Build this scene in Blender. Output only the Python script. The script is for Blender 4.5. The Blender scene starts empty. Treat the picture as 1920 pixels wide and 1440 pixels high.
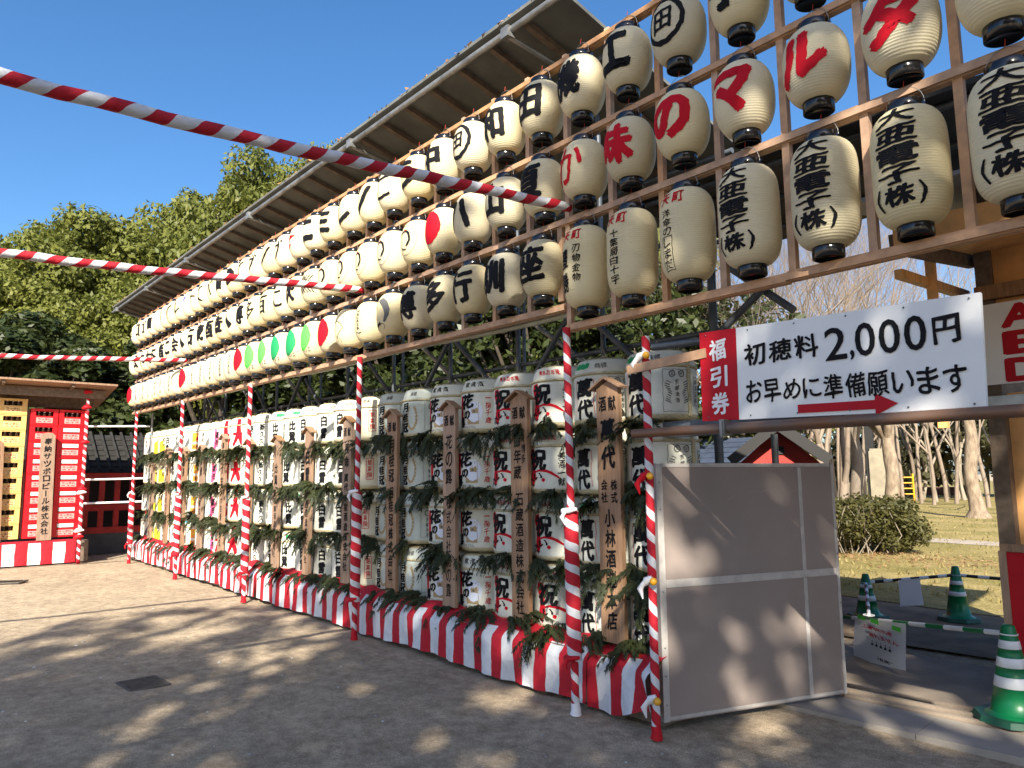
import bpy, bmesh, math, random
import numpy as np
from mathutils import Vector, Matrix, Euler

# ------------------------------------------------------------------ camera, world, sun, exposure
scene = bpy.context.scene
col = scene.collection
CAM = np.array([3.648, -3.612, 1.55])
FOC = 1375.47                      # focal length in pixels of the 1920 px wide photograph
CR = np.array([0.64189, 0.76676, -0.00924]); CU = np.array([0.10271, -0.07401, 0.99195]); CF = np.array([-0.75988, 0.63767, 0.12626])
CR /= np.linalg.norm(CR); CF -= CR * CF.dot(CR); CF /= np.linalg.norm(CF); CU = np.cross(CR, CF)
cam = bpy.data.cameras.new('camera'); cam.sensor_width = 36.0; cam.lens = FOC / 1920 * 36.0
cam.clip_start = 0.05; cam.clip_end = 3000
camo = bpy.data.objects.new('camera', cam); col.objects.link(camo)
camo.matrix_world = Matrix(((CR[0], CU[0], -CF[0], CAM[0]), (CR[1], CU[1], -CF[1], CAM[1]), (CR[2], CU[2], -CF[2], CAM[2]), (0, 0, 0, 1)))
scene.camera = camo
SUN_AZ, SUN_EL = math.radians(-45.0), math.radians(33.5)
world = bpy.data.worlds.new('World'); scene.world = world; world.use_nodes = True
wn = world.node_tree.nodes; sky = wn.new('ShaderNodeTexSky'); sky.sky_type = 'NISHITA'; sky.sun_disc = False
sky.sun_elevation = SUN_EL; sky.sun_rotation = math.pi / 2 - SUN_AZ
sky.air_density = 1.0; sky.dust_density = 1.6; sky.ozone_density = 4.0; sky.altitude = 0
wn['Background'].inputs['Strength'].default_value = 0.098
hsv = wn.new('ShaderNodeHueSaturation'); hsv.inputs['Saturation'].default_value = 1.2
world.node_tree.links.new(sky.outputs[0], hsv.inputs['Color']); world.node_tree.links.new(hsv.outputs[0], wn['Background'].inputs[0])
sl = bpy.data.lights.new('sun', 'SUN'); sl.energy = 5.0; sl.angle = math.radians(0.53); sl.color = (1.0, 0.93, 0.79)
so = bpy.data.objects.new('sun', sl); col.objects.link(so)
sd = Vector((math.cos(SUN_AZ) * math.cos(SUN_EL), math.sin(SUN_AZ) * math.cos(SUN_EL), math.sin(SUN_EL)))
so.rotation_euler = sd.to_track_quat('Z', 'Y').to_euler(); so.location = sd * 60
scene.view_settings.view_transform = 'Standard'; scene.view_settings.look = 'None'
scene.view_settings.exposure = 1.2; scene.view_settings.gamma = 1.0
scene.cycles.max_bounces = 6; scene.cycles.transparent_max_bounces = 4; scene.cycles.caustics_reflective = False; scene.cycles.caustics_refractive = False

random.seed(7); rng = np.random.default_rng(7)
PI = math.pi

def at(px, py, X=None, Y=None, Z=None, D=None):
    """the point of the place seen at a photograph pixel, on a known plane or at a known distance"""
    d = CF + CR * (px - 960) / FOC - CU * (py - 720) / FOC
    if Y is not None: t = (Y - CAM[1]) / d[1]
    elif X is not None: t = (X - CAM[0]) / d[0]
    elif Z is not None: t = (Z - CAM[2]) / d[2]
    else: t = D
    return Vector(CAM + d * t)

def ordn(i):
    w = ['first', 'second', 'third', 'fourth', 'fifth', 'sixth', 'seventh', 'eighth', 'ninth', 'tenth', 'eleventh', 'twelfth']
    return w[i - 1] if i <= 12 else '%d%s' % (i, 'th' if i % 10 == 0 or i % 10 > 3 or i // 10 == 1 else ['st', 'nd', 'rd'][i % 10 - 1])

# ------------------------------------------------------------------ materials
MATS = {}
def nt(name):
    m = bpy.data.materials.new(name); m.use_nodes = True
    return m, m.node_tree.nodes, m.node_tree.links, m.node_tree.nodes['Principled BSDF']

def mat(name, color, rough=0.7, noise=0.0, scale=20.0, stretch=(1, 1, 1), metal=0.0, bump=0.0, bscale=None, color2=None, spec=0.5, objvar=0.0, detail=4.0, trans=0.0):
    """plain procedural material: base colour broken up by noise, optional bump, per-object variation and translucency"""
    if name in MATS: return MATS[name]
    m, n, l, b = nt(name)
    b.inputs['Roughness'].default_value = rough; b.inputs['Metallic'].default_value = metal
    b.inputs['Specular IOR Level'].default_value = spec
    tc = n.new('ShaderNodeTexCoord'); mp = n.new('ShaderNodeMapping'); mp.inputs['Scale'].default_value = stretch
    l.new(tc.outputs['Object'], mp.inputs[0])
    out = None
    tex = n.new('ShaderNodeTexNoise'); tex.inputs['Scale'].default_value = scale; tex.inputs['Detail'].default_value = detail
    l.new(mp.outputs[0], tex.inputs['Vector'])
    c2 = color2 if color2 else tuple(c * (1 - noise) for c in color)
    c1 = color if color2 else tuple(min(1, c * (1 + noise)) for c in color)
    mx = n.new('ShaderNodeMix'); mx.data_type = 'RGBA'
    rp = n.new('ShaderNodeMapRange'); rp.inputs[1].default_value = 0.3; rp.inputs[2].default_value = 0.7
    l.new(tex.outputs['Fac'], rp.inputs[0]); l.new(rp.outputs[0], mx.inputs[0])
    mx.inputs[6].default_value = (*c1, 1); mx.inputs[7].default_value = (*c2, 1)
    out = mx.outputs[2]
    if objvar:
        oi = n.new('ShaderNodeObjectInfo'); hs = n.new('ShaderNodeHueSaturation')
        mr = n.new('ShaderNodeMapRange'); mr.inputs[3].default_value = 1 - objvar; mr.inputs[4].default_value = 1 + objvar
        l.new(oi.outputs['Random'], mr.inputs[0]); l.new(mr.outputs[0], hs.inputs['Value']); l.new(out, hs.inputs['Color'])
        m2 = n.new('ShaderNodeMath'); m2.operation = 'MULTIPLY'; m2.inputs[1].default_value = 7.13
        f2 = n.new('ShaderNodeMath'); f2.operation = 'FRACT'; mr2 = n.new('ShaderNodeMapRange'); mr2.inputs[3].default_value = 1 - 2.2 * objvar; mr2.inputs[4].default_value = 1 + objvar
        l.new(oi.outputs['Random'], m2.inputs[0]); l.new(m2.outputs[0], f2.inputs[0]); l.new(f2.outputs[0], mr2.inputs[0]); l.new(mr2.outputs[0], hs.inputs['Saturation'])
        out = hs.outputs[0]
    l.new(out, b.inputs['Base Color'])
    if bump:
        t2 = n.new('ShaderNodeTexNoise'); t2.inputs['Scale'].default_value = bscale or scale; t2.inputs['Detail'].default_value = 5
        l.new(mp.outputs[0], t2.inputs['Vector']); bp = n.new('ShaderNodeBump'); bp.inputs['Strength'].default_value = bump; bp.inputs['Distance'].default_value = 0.02
        l.new(t2.outputs['Fac'], bp.inputs['Height']); l.new(bp.outputs[0], b.inputs['Normal'])
    if trans:
        tr = n.new('ShaderNodeBsdfTranslucent'); ms = n.new('ShaderNodeMixShader'); ms.inputs[0].default_value = trans
        l.new(out, tr.inputs['Color']); l.new(b.outputs[0], ms.inputs[1]); l.new(tr.outputs[0], ms.inputs[2])
        l.new(ms.outputs[0], n['Material Output'].inputs[0])
    MATS[name] = m
    return m

def stripe_mat(name, period_u, twist, frac=0.5, red=(0.50, 0.008, 0.022), white=(0.70, 0.71, 0.74), topband=None, trans=0.12, wobble=0.55):
    """red and white cloth stripes laid out in the cloth's own UV (u metres along, v turns round or metres up)"""
    m, n, l, b = nt(name); b.inputs['Roughness'].default_value = 0.75
    uv = n.new('ShaderNodeUVMap'); sp = n.new('ShaderNodeSeparateXYZ'); l.new(uv.outputs[0], sp.inputs[0])
    a = n.new('ShaderNodeMath'); a.operation = 'MULTIPLY_ADD'; a.inputs[1].default_value = 1 / period_u
    v = n.new('ShaderNodeMath'); v.operation = 'MULTIPLY'; v.inputs[1].default_value = twist
    l.new(sp.outputs[1], v.inputs[0]); l.new(sp.outputs[0], a.inputs[0]); l.new(v.outputs[0], a.inputs[2])
    tw = n.new('ShaderNodeTexCoord'); nw = n.new('ShaderNodeTexNoise'); nw.inputs['Scale'].default_value = 3.5; nw.inputs['Detail'].default_value = 3
    l.new(tw.outputs['Object'], nw.inputs['Vector']); jw = n.new('ShaderNodeMath'); jw.operation = 'MULTIPLY_ADD'; jw.inputs[1].default_value = wobble
    l.new(nw.outputs['Fac'], jw.inputs[0]); l.new(a.outputs[0], jw.inputs[2])
    fr = n.new('ShaderNodeMath'); fr.operation = 'FRACT'; l.new(jw.outputs[0], fr.inputs[0])
    lt = n.new('ShaderNodeMath'); lt.operation = 'LESS_THAN'; lt.inputs[1].default_value = frac; l.new(fr.outputs[0], lt.inputs[0])
    fac = lt.outputs[0]
    if topband:
        gt = n.new('ShaderNodeMath'); gt.operation = 'GREATER_THAN'; gt.inputs[1].default_value = topband; l.new(sp.outputs[1], gt.inputs[0])
        mxm = n.new('ShaderNodeMath'); mxm.operation = 'MAXIMUM'; l.new(fac, mxm.inputs[0]); l.new(gt.outputs[0], mxm.inputs[1]); fac = mxm.outputs[0]
    tc = n.new('ShaderNodeTexCoord'); no = n.new('ShaderNodeTexNoise'); no.inputs['Scale'].default_value = 16; no.inputs['Detail'].default_value = 6
    l.new(tc.outputs['Object'], no.inputs['Vector'])
    mx = n.new('ShaderNodeMix'); mx.data_type = 'RGBA'; mx.inputs[6].default_value = (*white, 1); mx.inputs[7].default_value = (*red, 1); l.new(fac, mx.inputs[0])
    hs = n.new('ShaderNodeHueSaturation'); mr = n.new('ShaderNodeMapRange'); mr.inputs[3].default_value = 0.82; mr.inputs[4].default_value = 1.15
    l.new(no.outputs['Fac'], mr.inputs[0]); l.new(mr.outputs[0], hs.inputs['Value']); l.new(mx.outputs[2], hs.inputs['Color'])
    l.new(hs.outputs[0], b.inputs['Base Color'])
    bp = n.new('ShaderNodeBump'); bp.inputs['Strength'].default_value = 0.7; bp.inputs['Distance'].default_value = 0.02
    l.new(no.outputs['Fac'], bp.inputs['Height']); l.new(bp.outputs[0], b.inputs['Normal'])
    tr = n.new('ShaderNodeBsdfTranslucent'); ms = n.new('ShaderNodeMixShader'); ms.inputs[0].default_value = trans
    l.new(hs.outputs[0], tr.inputs['Color']); l.new(b.outputs[0], ms.inputs[1]); l.new(tr.outputs[0], ms.inputs[2]); l.new(ms.outputs[0], n['Material Output'].inputs[0])
    return m

def leaf_mat(name, c1, c2, c3=None, scale=0.6, rough=0.55, trans=0.35):
    m, n, l, b = nt(name); b.inputs['Roughness'].default_value = rough; b.inputs['Specular IOR Level'].default_value = 0.35
    tc = n.new('ShaderNodeTexCoord'); no = n.new('ShaderNodeTexNoise'); no.inputs['Scale'].default_value = scale; no.inputs['Detail'].default_value = 6; no.inputs['Roughness'].default_value = 0.75
    l.new(tc.outputs['Object'], no.inputs['Vector'])
    cr = n.new('ShaderNodeValToRGB'); e = cr.color_ramp.elements; e[0].position = 0.34; e[0].color = (*c1, 1); e[1].position = 0.66; e[1].color = (*c2, 1)
    if c3: x = cr.color_ramp.elements.new(0.74); x.color = (*c3, 1)
    l.new(no.outputs['Fac'], cr.inputs[0]); l.new(cr.outputs[0], b.inputs['Base Color'])
    tr = n.new('ShaderNodeBsdfTranslucent'); ms = n.new('ShaderNodeMixShader'); ms.inputs[0].default_value = trans
    l.new(cr.outputs[0], tr.inputs['Color']); l.new(b.outputs[0], ms.inputs[1]); l.new(tr.outputs[0], ms.inputs[2]); l.new(ms.outputs[0], n['Material Output'].inputs[0])
    return m

PAPER = mat('lantern paper', (0.80, 0.70, 0.455), 0.75, 0.06, 4, objvar=0.10, trans=0.22)
CAPB = mat('black lacquer', (0.008, 0.008, 0.010), 0.16, spec=0.6)
INK = mat('black ink', (0.010, 0.010, 0.012), 0.7, spec=.12)
REDINK = mat('red ink', (0.50, 0.008, 0.020), 0.7, spec=.12)
GREENA = mat('light green ink', (0.10, 0.62, 0.08), 0.6)
GREENB = mat('dark green ink', (0.01, 0.28, 0.09), 0.6)
BLUEINK = mat('blue ink', (0.08, 0.09, 0.60), 0.6)
GREYINK = mat('grey ink', (0.10, 0.10, 0.10), 0.7)
WOODF = mat('pale frame timber', (0.50, 0.285, 0.155), 0.65, 0.22, 14, (1, 1, 1), bump=0.15, objvar=0.10)
WOODB = mat('signboard cedar', (0.30, 0.172, 0.095), 0.6, 0.25, 9, (6, 6, 0.6), bump=0.1, objvar=0.12)
WOODD = mat('weathered timber', (0.155, 0.115, 0.085), 0.8, 0.3, 8, (2, 2, 2), bump=0.2)
PLY = mat('orange plywood', (0.80, 0.43, 0.16), 0.55, 0.25, 5, (1, 8, 1), bump=0.05)
STEEL = mat('galvanised pipe', (0.24, 0.245, 0.245), 0.45, 0.35, 9, metal=0.55, bump=0.05)
STEELD = mat('dark scaffold pipe', (0.10, 0.115, 0.135), 0.5, 0.35, 9, metal=0.35)
RUST = mat('rusty pipe', (0.16, 0.12, 0.10), 0.5, 0.45, 4, metal=0.3, color2=(0.22, 0.10, 0.05))
BAMBOO = mat('grey bamboo', (0.33, 0.33, 0.26), 0.5, 0.25, 6)
WIRE = mat('wire', (0.35, 0.33, 0.30), 0.4, metal=0.6)
REDSTRING = mat('red string', (0.5, 0.05, 0.03), 0.8)
TIN = mat('roof sheet', (0.125, 0.13, 0.12), 0.7, 0.3, 3, (1, 1, 1), bump=0.1)
STRAW = mat('straw matting', (0.52, 0.45, 0.28), 0.9, 0.3, 40, (1, 1, 6), bump=0.6)
LABELW = mat('white barrel label', (0.62, 0.62, 0.535), 0.7, 0.10, 12, objvar=0.04, bump=0.15)
LABELC = mat('cream barrel label', (0.61, 0.57, 0.42), 0.7, 0.10, 12, objvar=0.05, bump=0.15)
LABELG = mat('grey barrel label', (0.47, 0.51, 0.46), 0.7, 0.12, 12, objvar=0.05, bump=0.15)
TAN = mat('tan panel', (0.36, 0.26, 0.13), 0.7)
PALEBLUE = mat('pale flower', (0.66, 0.70, 0.80), 0.7)
PINK = mat('pink ink', (0.75, 0.10, 0.25), 0.6); ORANGE = mat('orange ink', (0.75, 0.25, 0.03), 0.6)
YELLOW = mat('yellow ink', (0.80, 0.62, 0.02), 0.6); CYAN = mat('cyan ink', (0.10, 0.50, 0.60), 0.6)
WHITEP = mat('white painted board', (0.80, 0.80, 0.80), 0.45, 0.03, 3)
REDP = mat('red painted board', (0.47, 0.008, 0.018), 0.55, 0.06, 4, spec=.2)
WHITET = mat('white lettering', (0.82, 0.80, 0.82), 0.5)
VERM = mat('vermilion timber', (0.46, 0.026, 0.018), 0.6, 0.25, 6)
PANEL = mat('taupe panel', (0.262, 0.214, 0.192), 0.7, 0.10, 1.6, bump=0.04, bscale=120)
TAPE = mat('white edge tape', (0.44, 0.41, 0.385), 0.6, 0.15, 14)
CRATER = mat('red plastic crate', (0.62, 0.008, 0.015), 0.35, 0.05, 4); CRATEY = mat('yellow plastic crate', (0.72, 0.46, 0.16), 0.4, 0.05, 4)
DARKIN = mat('painted inside shade', (0.015, 0.012, 0.010), 0.8)  # near-black colour standing in for shade inside crates and under the grates
GLASSB = mat('brown bottle glass', (0.03, 0.012, 0.005), 0.1); BCAP = mat('bottle cap', (0.6, 0.55, 0.45), 0.35, metal=0.6)
GREENP = mat('green plastic', (0.004, 0.16, 0.055), 0.35, 0.08, 5); WHITER = mat('white reflective band', (0.75, 0.76, 0.78), 0.35, 0.1, 12)
BASEP = mat('dark green rubber', (0.01, 0.075, 0.045), 0.6, 0.2, 8)
CONC = mat('concrete', (0.33, 0.29, 0.245), 0.85, 0.18, 3, bump=0.15, bscale=60)
CONCD = mat('old dusty concrete', (0.27, 0.215, 0.165), 0.9, 0.25, 3, bump=0.2, bscale=50)
IRON = mat('cast iron', (0.105, 0.09, 0.075), 0.75, 0.3, 20)
SLATE = mat('blue slate roof', (0.05, 0.065, 0.10), 0.5, 0.2, 8); BLACKP = mat('black timber', (0.012, 0.011, 0.011), 0.6)
BALL = mat('yellow plastic cap', (0.75, 0.36, 0.02), 0.35)
STONE = mat('pale stone', (0.25, 0.215, 0.155), 0.85, 0.2, 4, bump=0.3)
BARK = mat('brown bark', (0.20, 0.145, 0.10), 0.9, 0.4, 6, (3, 3, 0.6), bump=0.9, bscale=12)
BARKP = mat('pale flaky bark', (0.33, 0.26, 0.185), 0.9, 0.35, 5, (2, 2, 0.7), bump=0.9, bscale=10, color2=(0.15, 0.105, 0.07))
BARKD = mat('dark bark', (0.075, 0.058, 0.042), 0.9, 0.4, 6, (2, 2, 0.5), bump=0.6)
TWIG = mat('winter twigs', (0.235, 0.18, 0.135), 0.85, 0.25, 2)
TWIGP = mat('pale winter twigs', (0.27, 0.225, 0.17), 0.85, 0.25, 2)
LEAF_A = leaf_mat('sunny evergreen leaves', (0.07, 0.092, 0.018), (0.215, 0.22, 0.042), (0.30, 0.23, 0.05), 0.9)
LEAF_B = leaf_mat('yellow green leaves', (0.085, 0.105, 0.018), (0.24, 0.245, 0.05), (0.30, 0.24, 0.05), 0.8)
LEAF_C = leaf_mat('dark glossy leaves', (0.022, 0.036, 0.012), (0.07, 0.085, 0.022), (0.12, 0.11, 0.03), 1.2, rough=0.4)
LEAF_S = leaf_mat('broad green leaves', (0.03, 0.05, 0.012), (0.07, 0.09, 0.02))
HEDGE = leaf_mat('hedge leaves', (0.05, 0.055, 0.014), (0.13, 0.115, 0.035), (0.20, 0.13, 0.06), 5.0)
CEDAR = leaf_mat('cedar needles', (0.014, 0.022, 0.008), (0.044, 0.053, 0.015), (0.085, 0.078, 0.02), 6.0, rough=0.6, trans=0.15)
POLE_M = stripe_mat('pole ribbon', 0.142, 1.0, 0.60)
ROPE_M = stripe_mat('overhead ribbon', 0.195, 1.0, 0.5)
SKIRT_M = stripe_mat('curtain stripes', 0.250, 0.0, 0.47, topband=0.40, wobble=0.25)
SKIRT_B = stripe_mat('broad curtain stripes', 0.40, 0.0, 0.5, topband=0.50, wobble=.12)

# ------------------------------------------------------------------ mesh builders
class MB:
    def __init__(s): s.v = []; s.f = []; s.m = []; s.uv = []; s.sm = []
    def add(s, verts, faces, m=0, smooth=False, uvs=None):
        o = len(s.v); s.v += [tuple(p) for p in verts]
        for i, f in enumerate(faces):
            s.f.append(tuple(o + k for k in f)); s.m.append(m); s.sm.append(smooth); s.uv.append(uvs[i] if uvs else None)
        return s
    def box(s, c, d, m=0, rot=None):
        x, y, z = (k / 2 for k in d)
        vs = [Vector((a * x, b * y, e * z)) for a in (-1, 1) for b in (-1, 1) for e in (-1, 1)]
        if rot is not None: R = rot.to_matrix() if isinstance(rot, Euler) else rot; vs = [R @ p for p in vs]
        vs = [p + Vector(c) for p in vs]
        return s.add(vs, [(0, 1, 3, 2), (4, 6, 7, 5), (0, 4, 5, 1), (2, 3, 7, 6), (0, 2, 6, 4), (1, 5, 7, 3)], m)
    def bar(s, a, b, w, h, m=0, up=(0, 0, 1)):
        a = Vector(a); b = Vector(b); d = (b - a); L = d.length; d.normalize(); u = Vector(up)
        x = d.cross(u).normalized(); z = x.cross(d)
        R = Matrix((d, x, z)).transposed()
        return s.box((a + b) / 2, (L, w, h), m, R)
    def tube(s, pts, rad, seg=10, m=0, cap=True, u0=0.0, smooth=True):
        pts = [Vector(p) for p in pts]; n = len(pts)
        if not hasattr(rad, '__len__'): rad = [rad] * n
        ref = None; rings = []; u = u0; us = []
        for i in range(n):
            t = (pts[min(i + 1, n - 1)] - pts[max(i - 1, 0)]).normalized()
            if ref is None: ref = Vector((1, 0, 0)) if abs(t.x) < 0.9 else Vector((0, 1, 0))
            x = (ref - t * ref.dot(t)).normalized(); y = t.cross(x); ref = x
            rings.append([pts[i] + (x * math.cos(2 * PI * k / seg) + y * math.sin(2 * PI * k / seg)) * rad[i] for k in range(seg)])
            if i: u += (pts[i] - pts[i - 1]).length
            us.append(u)
        vs = [p for r in rings for p in r]; fs = []; uvs = []
        for i in range(n - 1):
            for k in range(seg):
                k2 = (k + 1) % seg
                fs.append((i * seg + k, i * seg + k2, (i + 1) * seg + k2, (i + 1) * seg + k))
                uvs.append(((us[i], k / seg), (us[i], (k + 1) / seg), (us[i + 1], (k + 1) / seg), (us[i + 1], k / seg)))
        s.add(vs, fs, m, smooth, uvs)
        if cap:
            s.add(rings[0], [tuple(range(seg - 1, -1, -1))], m, False, [[(us[0], k / seg) for k in range(seg - 1, -1, -1)]])
            s.add(rings[-1], [tuple(range(seg))], m, False, [[(us[-1], k / seg) for k in range(seg)]])
        return s
    def lathe(s, prof, seg=24, c=(0, 0, 0), mats=None, m=0, smooth=True):
        n = len(prof); vs = []; fs = []
        for r, z in prof: vs += [(c[0] + r * math.cos(2 * PI * k / seg), c[1] + r * math.sin(2 * PI * k / seg), c[2] + z) for k in range(seg)]
        for i in range(n - 1):
            o = len(s.f)
            ff = [(i * seg + k, i * seg + (k + 1) % seg, (i + 1) * seg + (k + 1) % seg, (i + 1) * seg + k) for k in range(seg)]
            fs.append((ff, mats[i] if mats else m))
        o = len(s.v); s.v += vs
        for ff, mm in fs:
            for f in ff: s.f.append(tuple(o + k for k in f)); s.m.append(mm); s.sm.append(smooth); s.uv.append(None)
        return s
    def mesh(s, name, mats, origin=None):
        me = bpy.data.meshes.new(name); v = s.v
        if origin is not None: ox, oy, oz = origin; v = [(p[0] - ox, p[1] - oy, p[2] - oz) for p in v]
        me.from_pydata(v, [], s.f)
        for mm in (mats if isinstance(mats, (list, tuple)) else [mats]): me.materials.append(mm)
        me.polygons.foreach_set('material_index', s.m); me.polygons.foreach_set('use_smooth', s.sm)
        if any(u is not None for u in s.uv):
            ul = me.uv_layers.new(name='UVMap'); k = 0
            for f, u in zip(s.f, s.uv):
                for j in range(len(f)):
                    if u is not None: ul.data[k].uv = u[j]
                    k += 1
        me.update(); return me
    def build(s, name, mats, parent=None, origin='parent'):
        if origin == 'parent': origin = parent.location if parent is not None else None
        return link(name, s.mesh(name, mats, origin), parent)

def link(name, me, parent=None, loc=(0, 0, 0), rot=(0, 0, 0)):
    o = bpy.data.objects.new(name, me); col.objects.link(o); o.location = loc; o.rotation_euler = rot
    if parent is not None: o.parent = parent
    return o
def tag(o, label=None, cat=None, group=None, kind=None):
    if label: o['label'] = label
    if cat: o['category'] = cat
    if group: o['group'] = group
    if kind: o['kind'] = kind
    return o
def thing(name, label, cat, loc=(0, 0, 0), rz=0.0, group=None):
    o = bpy.data.objects.new(name, None); col.objects.link(o); o.location = loc; o.rotation_euler = (0, 0, rz); o.empty_display_size = 0.1
    return tag(o, label, cat, group)

# ---- lettering: a string becomes flat glyph faces, cut fine enough to be wrapped round a curved surface
_g = {}
def glyph(s, bold=0.02, shear=0.0):
    key = (s, shear)
    if key in _g: return _g[key]
    c = bpy.data.curves.new('lettering', 'FONT'); c.body = s; c.size = 1; c.resolution_u = 3; c.fill_mode = 'FRONT'; c.shear = shear
    o = bpy.data.objects.new('lettering', c); col.objects.link(o)
    me = bpy.data.meshes.new_from_object(o.evaluated_get(bpy.context.evaluated_depsgraph_get()))
    v = np.array([x.co[:2] for x in me.vertices]).reshape(-1, 2); f = [tuple(p.vertices) for p in me.polygons]
    bpy.data.objects.remove(o); bpy.data.curves.remove(c); bpy.data.meshes.remove(me)
    if len(v) == 0: v = np.zeros((1, 2))
    _g[key] = (v, f, v.min(0), v.max(0)); return _g[key]
def put(mb, s, cx, cz, w, h, m=0, bold=0.02, shear=0.0, fill=True, rot=0.0):
    """one string fitted in a w x h box centred at (cx, cz) of a flat sheet"""
    v, f, lo, hi = glyph(s, 0, shear); d = hi - lo; d[d < 1e-6] = 1
    if not s[0].isascii():
        u = (v - (lo + hi) / 2) / d; ph = (sum(map(ord, s)) % 97) * .7
        ux = u[:, 0] + .028 * np.sin(5 * u[:, 1] + ph) + .014 * np.sin(13 * u[:, 1] + 2 * ph); uy = u[:, 1] + .055 * u[:, 0] + .024 * np.sin(6.5 * u[:, 0] + ph)
        v = np.stack([ux, uy], 1) * d; lo, hi = v.min(0), v.max(0); d = hi - lo; d[d < 1e-6] = 1
    bd = bold * .95; d = d + 2 * bd
    if fill: sc = np.array([w / d[0], h / d[1]])
    else: k = min(w / d[0], h / d[1]); sc = np.array([k, k])
    # a heavier brush: the same strokes laid again a little to each side, each a hair above the last
    offs = [(0, 0)] if bold < .008 else [(-1, 0), (1, 0), (0, .9), (0, -.9)] if bold < .03 else [(0, 0), (-1, -.3), (1, .3), (.3, .9), (-.3, -.9), (-.75, .65), (.75, -.65)]
    for i_, (ox, oy) in enumerate(offs):
        p = (v - (lo + hi) / 2 + np.array([ox, oy]) * bd) * sc
        mb.add([(a + cx, b + cz, i_ * .00012) for a, b in p], f, m)
    return
    p = (v - (lo + hi) / 2) * sc
    if rot: ca, sa = math.cos(rot), math.sin(rot); p = np.stack([p[:, 0] * ca - p[:, 1] * sa, p[:, 0] * sa + p[:, 1] * ca], 1)
    mb.add([(a + cx, b + cz, 0) for a, b in p], f, m)
def column(mb, s, cx, ztop, w, h, m=0, bold=0.02, gap=0.06):
    """vertical writing: characters one under another in a w x h column"""
    n = len(s); ch = h / n
    for i, ch_ in enumerate(s):
        if ch_ == ' ': continue
        if ch_ == 'ー': put(mb, '|', cx, ztop - (i + .5) * ch, w * .16, ch * .8, m, bold); continue
        hh = ch * (1 - gap); ww = w
        if ch_ == '一': hh = ch * .14
        put(mb, ch_, cx, ztop - (i + .5) * ch, ww, hh, m, bold)
def disc(mb, cx, cz, rx, rz, m=0, n=28, ring=0.0, rough=0.0, seed=0):
    r = random.Random(seed)
    out = [(cx + rx * (1 + rough * r.uniform(-1, 1)) * math.cos(2 * PI * k / n), cz + rz * (1 + rough * r.uniform(-1, 1)) * math.sin(2 * PI * k / n), 0) for k in range(n)]
    if ring:
        inn = [(cx + (p[0] - cx) * (1 - ring), cz + (p[1] - cz) * (1 - ring), 0) for p in out]
        mb.add(out + inn, [(k, (k + 1) % n, n + (k + 1) % n, n + k) for k in range(n)], m)
    else: mb.add(out, [tuple(range(n))], m)
def rect(mb, cx, cz, w, h, m=0, line=0.0):
    def q(a, b, c, d): mb.add([(a, b, 0), (c, b, 0), (c, d, 0), (a, d, 0)], [(0, 1, 2, 3)], m)
    x0, x1, z0, z1 = cx - w / 2, cx + w / 2, cz - h / 2, cz + h / 2
    if not line: q(x0, z0, x1, z1); return
    q(x0, z0, x1, z0 + line); q(x0, z1 - line, x1, z1); q(x0, z0 + line, x0 + line, z1 - line); q(x1 - line, z0 + line, x1, z1 - line)
def poly(mb, pts, m=0): mb.add([(a, b, 0) for a, b in pts], [tuple(range(len(pts)))], m)
def stroke(mb, pts, w, m=0):
    """a brush line of varying width through points on the flat sheet"""
    P = [Vector(p) for p in pts]; n = len(P); L = []; R_ = []
    for i in range(n):
        t = (P[min(i + 1, n - 1)] - P[max(i - 1, 0)]).normalized(); nn = Vector((-t.y, t.x)); ww = (w[i] if hasattr(w, '__len__') else w) / 2
        L.append(P[i] + nn * ww); R_.append(P[i] - nn * ww)
    vs = [(p.x, p.y, 0) for p in L + R_]
    mb.add(vs, [(i + n, i + 1 + n, i + 1, i) for i in range(n - 1)], m)
def arc(cx, cz, rx, rz, a0, a1, n=14): return [(cx + rx * math.cos(math.radians(a0 + (a1 - a0) * i / (n - 1))), cz + rz * math.sin(math.radians(a0 + (a1 - a0) * i / (n - 1)))) for i in range(n)]

def wrapped(mb, name, mats, radius, cell, off=0.002, zscale=None):
    """wrap a flat sheet of marks (x = metres round, y = height) on a surface of revolution, front at -Y"""
    bm = bmesh.new(); vs = [bm.verts.new(p) for p in mb.v]
    for f, m in zip(mb.f, mb.m):
        try: fc = bm.faces.new([vs[k] for k in f]); fc.material_index = m
        except ValueError: pass
    if not bm.verts: return None
    xs = [p[0] for p in mb.v]; zs = [p[1] for p in mb.v]
    for ax, lo, hi in ((0, min(xs), max(xs)), (1, min(zs), max(zs))):
        k = math.ceil(lo / cell)
        while k * cell < hi:
            co = [0, 0, 0]; co[ax] = k * cell; no = [0, 0, 0]; no[ax] = 1
            bmesh.ops.bisect_plane(bm, geom=bm.verts[:] + bm.edges[:] + bm.faces[:], plane_co=co, plane_no=no, dist=1e-6); k += 1
    R0 = radius(0.0) if zscale is None else zscale
    for v in bm.verts:
        x_, y_ = v.co.x, v.co.y; x_ += .0022 * math.sin(y_ * 95 + x_ * 40) + .0012 * math.sin(y_ * 230); y_ += .0022 * math.sin(x_ * 85 + y_ * 33) + .0012 * math.sin(x_ * 210)
        a = x_ / R0; z = y_; r = radius(z) + off + v.co.z
        v.co = (r * math.sin(a), -r * math.cos(a), z)
    bmesh.ops.recalc_face_normals(bm, faces=bm.faces[:])
    me = bpy.data.meshes.new(name); bm.to_mesh(me); bm.free()
    for mm in mats: me.materials.append(mm)
    for p in me.polygons: p.use_smooth = True
    return me
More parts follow.
